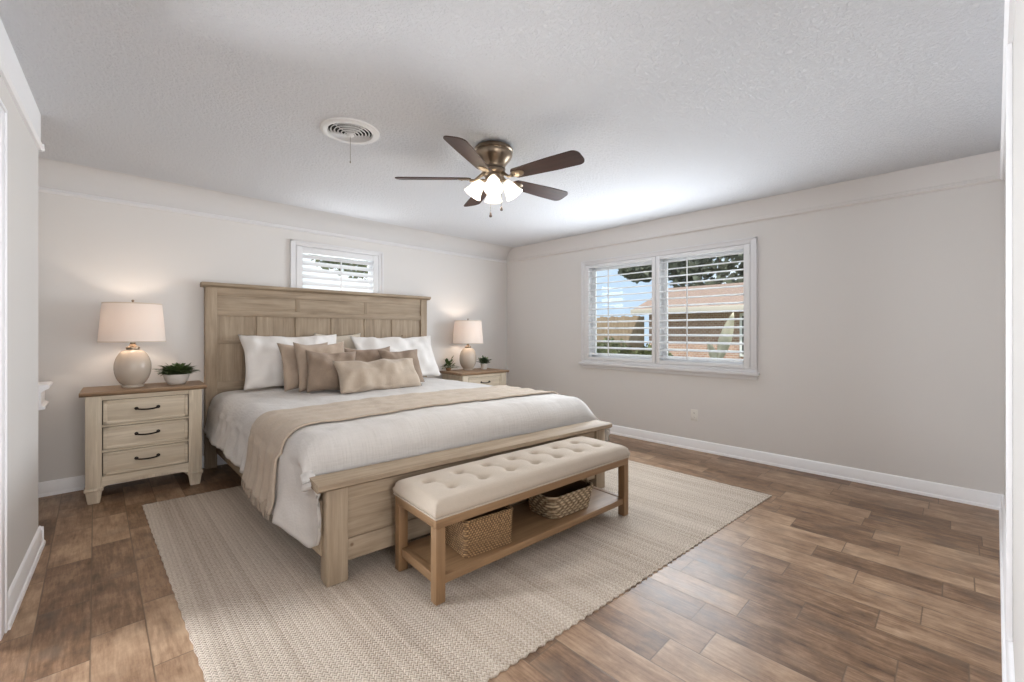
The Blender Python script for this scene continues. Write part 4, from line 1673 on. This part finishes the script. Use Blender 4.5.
# ------------------------------------------------------------------ round ceiling vent
VC = (-3.295, -2.085, CEIL)
vent = thing('ceiling_vent', 'round white ceiling vent with concentric rings and pull chain', 'vent', VC)
bm = bmesh.new()
lathe(bm, [(0.172, -0.001), (0.170, -0.008), (0.160, -0.013), (0.142, -0.016), (0.131, -0.013), (0.125, -0.002), (0.125, 0.0), (0.172, 0.0)], 64, close=True)
obj('vent_flange', bm, 'vent', vent)
bm = bmesh.new()
lathe(bm, [(0, -0.0012), (0.125, -0.0012), (0.125, -0.0002), (0, -0.0002)], 48)
obj('duct', bm, 'vent_dark', vent)
for k, r in enumerate((0.116, 0.096, 0.076, 0.057, 0.038)):
    z = -0.010 - 0.004 * k
    bm = bmesh.new()
    lathe(bm, [(r, z), (r - 0.002, z - 0.004), (r - 0.010, z + 0.008), (r - 0.008, z + 0.011)], 56, close=True)
    obj('vent_ring', bm, 'vent', vent)
bm = bmesh.new()
lathe(bm, [(0, -0.034), (0.016, -0.033), (0.022, -0.028), (0.022, -0.022), (0, -0.020)], 28)
for a in (0.3, 0.3 + PI / 2, 0.3 + PI, 0.3 + PI * 1.5):
    tube(bm, [(0.01 * math.cos(a), 0.01 * math.sin(a), -0.022), (0.122 * math.cos(a), 0.122 * math.sin(a), -0.006)], 0.003, 6)
obj('vent_hub', bm, 'vent', vent)
bm = bmesh.new()
tube(bm, [(0.0, 0.0, -0.03), (0.0, 0.0, -0.185)], 0.0014, 6)
lathe(bm, [(0, 0.004), (0.003, 0.0), (0.0035, -0.010), (0, -0.014)], 8, Matrix.Translation((0, 0, -0.185)))
obj('pull_chain', bm, 'chain', vent)

# ------------------------------------------------------------------ wall outlet
OC = (-0.0005, -2.800, 0.355)
out_ = thing('wall_outlet', 'white electrical outlet low on the right wall under the window', 'outlet', OC)
bm = bmesh.new()
box(bm, -0.006, 0.0, -0.036, 0.036, -0.058, 0.058, 0.002)
obj('cover_plate', bm, 'white_plastic', out_)
for zc in (-0.022, 0.022):
    bm = bmesh.new()
    poly = [(0.0165 * math.cos(2 * PI * q / 20), max(-0.0125, min(0.0125, 0.0165 * math.sin(2 * PI * q / 20)))) for q in range(20)]
    prism(bm, poly, 'X', -0.0085, -0.005, Matrix.Translation((0, 0, zc)))
    so = obj('socket', bm, 'white_plastic', out_)
    bm = bmesh.new()
    box(bm, -0.0090, -0.0084, -0.0075, -0.0055, zc - 0.002, zc + 0.006)
    box(bm, -0.0090, -0.0084, 0.0055, 0.0075, zc - 0.002, zc + 0.006)
    lathe(bm, [(0, 0), (0.0022, 0), (0.0022, 0.0006), (0, 0.0006)], 10, Matrix.Translation((-0.0084, 0, zc - 0.007)) @ Matrix.Rotation(R(-90), 4, 'Y'))
    obj('slots', bm, 'slot', so)

# ------------------------------------------------------------------ outside the windows
bm = bmesh.new()
box(bm, T, 30, -25, 30, -0.30, -0.20)
box(bm, -25, T, T, 30, -0.30, -0.20)
g = obj('ground', bm, 'grass')
g['kind'] = 'structure'
g['label'] = 'dry lawn outside the windows'
g['category'] = 'lawn'

hs = thing('neighbor_house', 'low brick house with brownish roof seen through the right window', 'house', (9.0, 0.5, -0.2))
ho = (9.0, 0.5, -0.2)
bm = bmesh.new()
box(bm, 9.0, 13.0, -3.6, 2.55, -0.2, 1.90)
obj('wall', bm, 'brick', hs, ho)
bm = bmesh.new()
prism(bm, [(8.45, 1.82), (13.5, 1.82), (13.5, 1.95), (11.0, 2.85), (8.45, 1.95)], 'Y', -4.0, 2.85)
obj('roof', bm, 'roof', hs, ho)
bm = bmesh.new()
box(bm, 8.40, 8.46, -4.05, 2.9, 1.78, 1.96, 0.01)
obj('fascia', bm, 'ext', hs, ho)
bm = bmesh.new()
box(bm, 8.96, 9.02, -1.6, -0.3, 0.5, 1.75, 0.01)
hw = obj('window', bm, 'trim', hs, ho)
bm = bmesh.new()
box(bm, 8.94, 8.965, -1.52, -0.99, 0.58, 1.67)
box(bm, 8.94, 8.965, -0.91, -0.38, 0.58, 1.67)
obj('pane', bm, 'slot', hw, ho)

fn = thing('fence', 'tan board fence seen through the left pane of the right window', 'fence', (9.3, 6.0, -0.2))
bm = bmesh.new()
for k in range(38):
    y = 2.9 + k * 0.152
    box(bm, 9.3, 9.325, y, y + 0.145, -0.15, 1.75 + 0.02 * (k % 3), 0.004)
obj('boards', bm, 'fence', fn, (9.3, 6.0, -0.2))
for y in (3.0, 5.0, 7.0, 8.6):
    bm = bmesh.new()
    box(bm, 9.33, 9.43, y, y + 0.1, -0.2, 1.5)
    obj('post', bm, 'fence', fn, (9.3, 6.0, -0.2))


def foliage_bm(rnd, blobs, n, size):
    bm = bmesh.new()
    for k in range(n):
        c, r = blobs[rnd.randrange(len(blobs))]
        d = Vector((rnd.gauss(0, 1), rnd.gauss(0, 1), rnd.gauss(0, 1))).normalized()
        p = Vector(c) + Vector((d.x * r[0], d.y * r[1], d.z * r[2])) * rnd.uniform(0.55, 1.0)
        q = p + Vector((rnd.gauss(0, 1), rnd.gauss(0, 1), rnd.gauss(0, 0.7))).normalized() * size * rnd.uniform(0.7, 1.3)
        s = size * rnd.uniform(0.4, 0.6)
        dd = (q - p).normalized()
        sd = dd.cross(Vector((rnd.random(), rnd.random(), rnd.random() + 0.1))).normalized() * s
        m_ = (p + q) / 2
        bm.faces.new([bm.verts.new(v) for v in (p, m_ + sd, q, m_ - sd)])
    return bm


def tree(label, base, h, blobs, n, size, seed, cat='tree', name='tree', mat='tree_leaf', trunk=0.14, group=None):
    rnd = random.Random(seed)
    root = thing(name, label, cat, base, 0, group)
    bm = bmesh.new()
    tube(bm, [(0, 0, 0), (0.05, 0.02, h * 0.35), (0.0, 0.05, h * 0.7), (0.03, 0, h)], [trunk, trunk * 0.8, trunk * 0.5, trunk * 0.2], 10)
    for c, r in blobs[:5]:
        tube(bm, [(0.03, 0.03, h * 0.55), Vector(c) * 0.6 + Vector((0, 0, h * 0.25)), Vector(c)], [trunk * 0.4, trunk * 0.25, trunk * 0.08], 7)
    obj('trunk', bm, 'bark', root)
    obj('foliage', foliage_bm(rnd, blobs, n, size), mat, root, ang=180, recalc=False)
    return root


tree('dark tree rising behind the brick house at the right of the window', (14.5, 2.3, -0.2), 4.6,
     [((0, 0, 4.0), (2.0, 2.0, 1.5)), ((0.3, -2.0, 3.4), (1.6, 1.5, 1.2)), ((-.3, 1.5, 4.6), (1.4, 1.2, 1.0)), ((0, -3.6, 4.4), (1.6, 1.5, 1.4)), ((0, 3.6, 4.5), (0.9, 1.1, 0.6))], 5200, 0.26, 4)
for i, (x, y, sc, lb) in enumerate(((7.2, 2.9, 1.0, 'rounded shrub in front of the fence, left of the pair'), (6.9, 1.35, 0.85, 'rounded shrub in front of the fence, nearest the brick house'))):
    tree(lb, (x, y, -0.2), 0.7 * sc, [((0, 0, 0.62 * sc), (0.75 * sc, 0.72 * sc, 0.60 * sc))], 1700, 0.09, 20 + i, 'shrub', 'shrub', 'hedge_leaf', 0.03, 'shrubs along the fence')
tree('tree glimpsed through the small window over the headboard', (3.6, 8.2, -0.2), 4.4,
     [((0, 0, 3.9), (1.3, 1.3, .9)), ((-1.9, .4, 3.5), (.8, .8, .4)), ((-3.0, 0, 3.6), (0.6, .6, .3))], 700, 0.16, 14, mat='hedge_leaf')

# pale leaf of a plant standing just outside the right pane
pl_ = thing('garden_plant', 'pale curved plant just outside the right pane', 'plant', (1.15, -2.62, -0.2))
bm = bmesh.new()
tube(bm, [(0, 0, 0), (0.01, 0.01, 0.6), (0.0, 0.02, 1.05)], [0.03, 0.024, 0.018], 8)
obj('stem', bm, 'leaf2', pl_)
bm = bmesh.new()
leaf(bm, (0, 0.02, 1.00), (0.02, -0.16, 1.66), 0.15, 0.30, Vector((0.94, 0.34, 0)))
leaf(bm, (0, 0.02, 1.00), (-0.05, 0.12, 1.30), 0.10, 0.3, Vector((0.94, 0.34, 0)))
lf = obj('leaf', bm, 'pale_leaf', pl_, ang=180, recalc=False)
md = lf.modifiers.new('thickness', 'SOLIDIFY')
md.thickness = 0.004
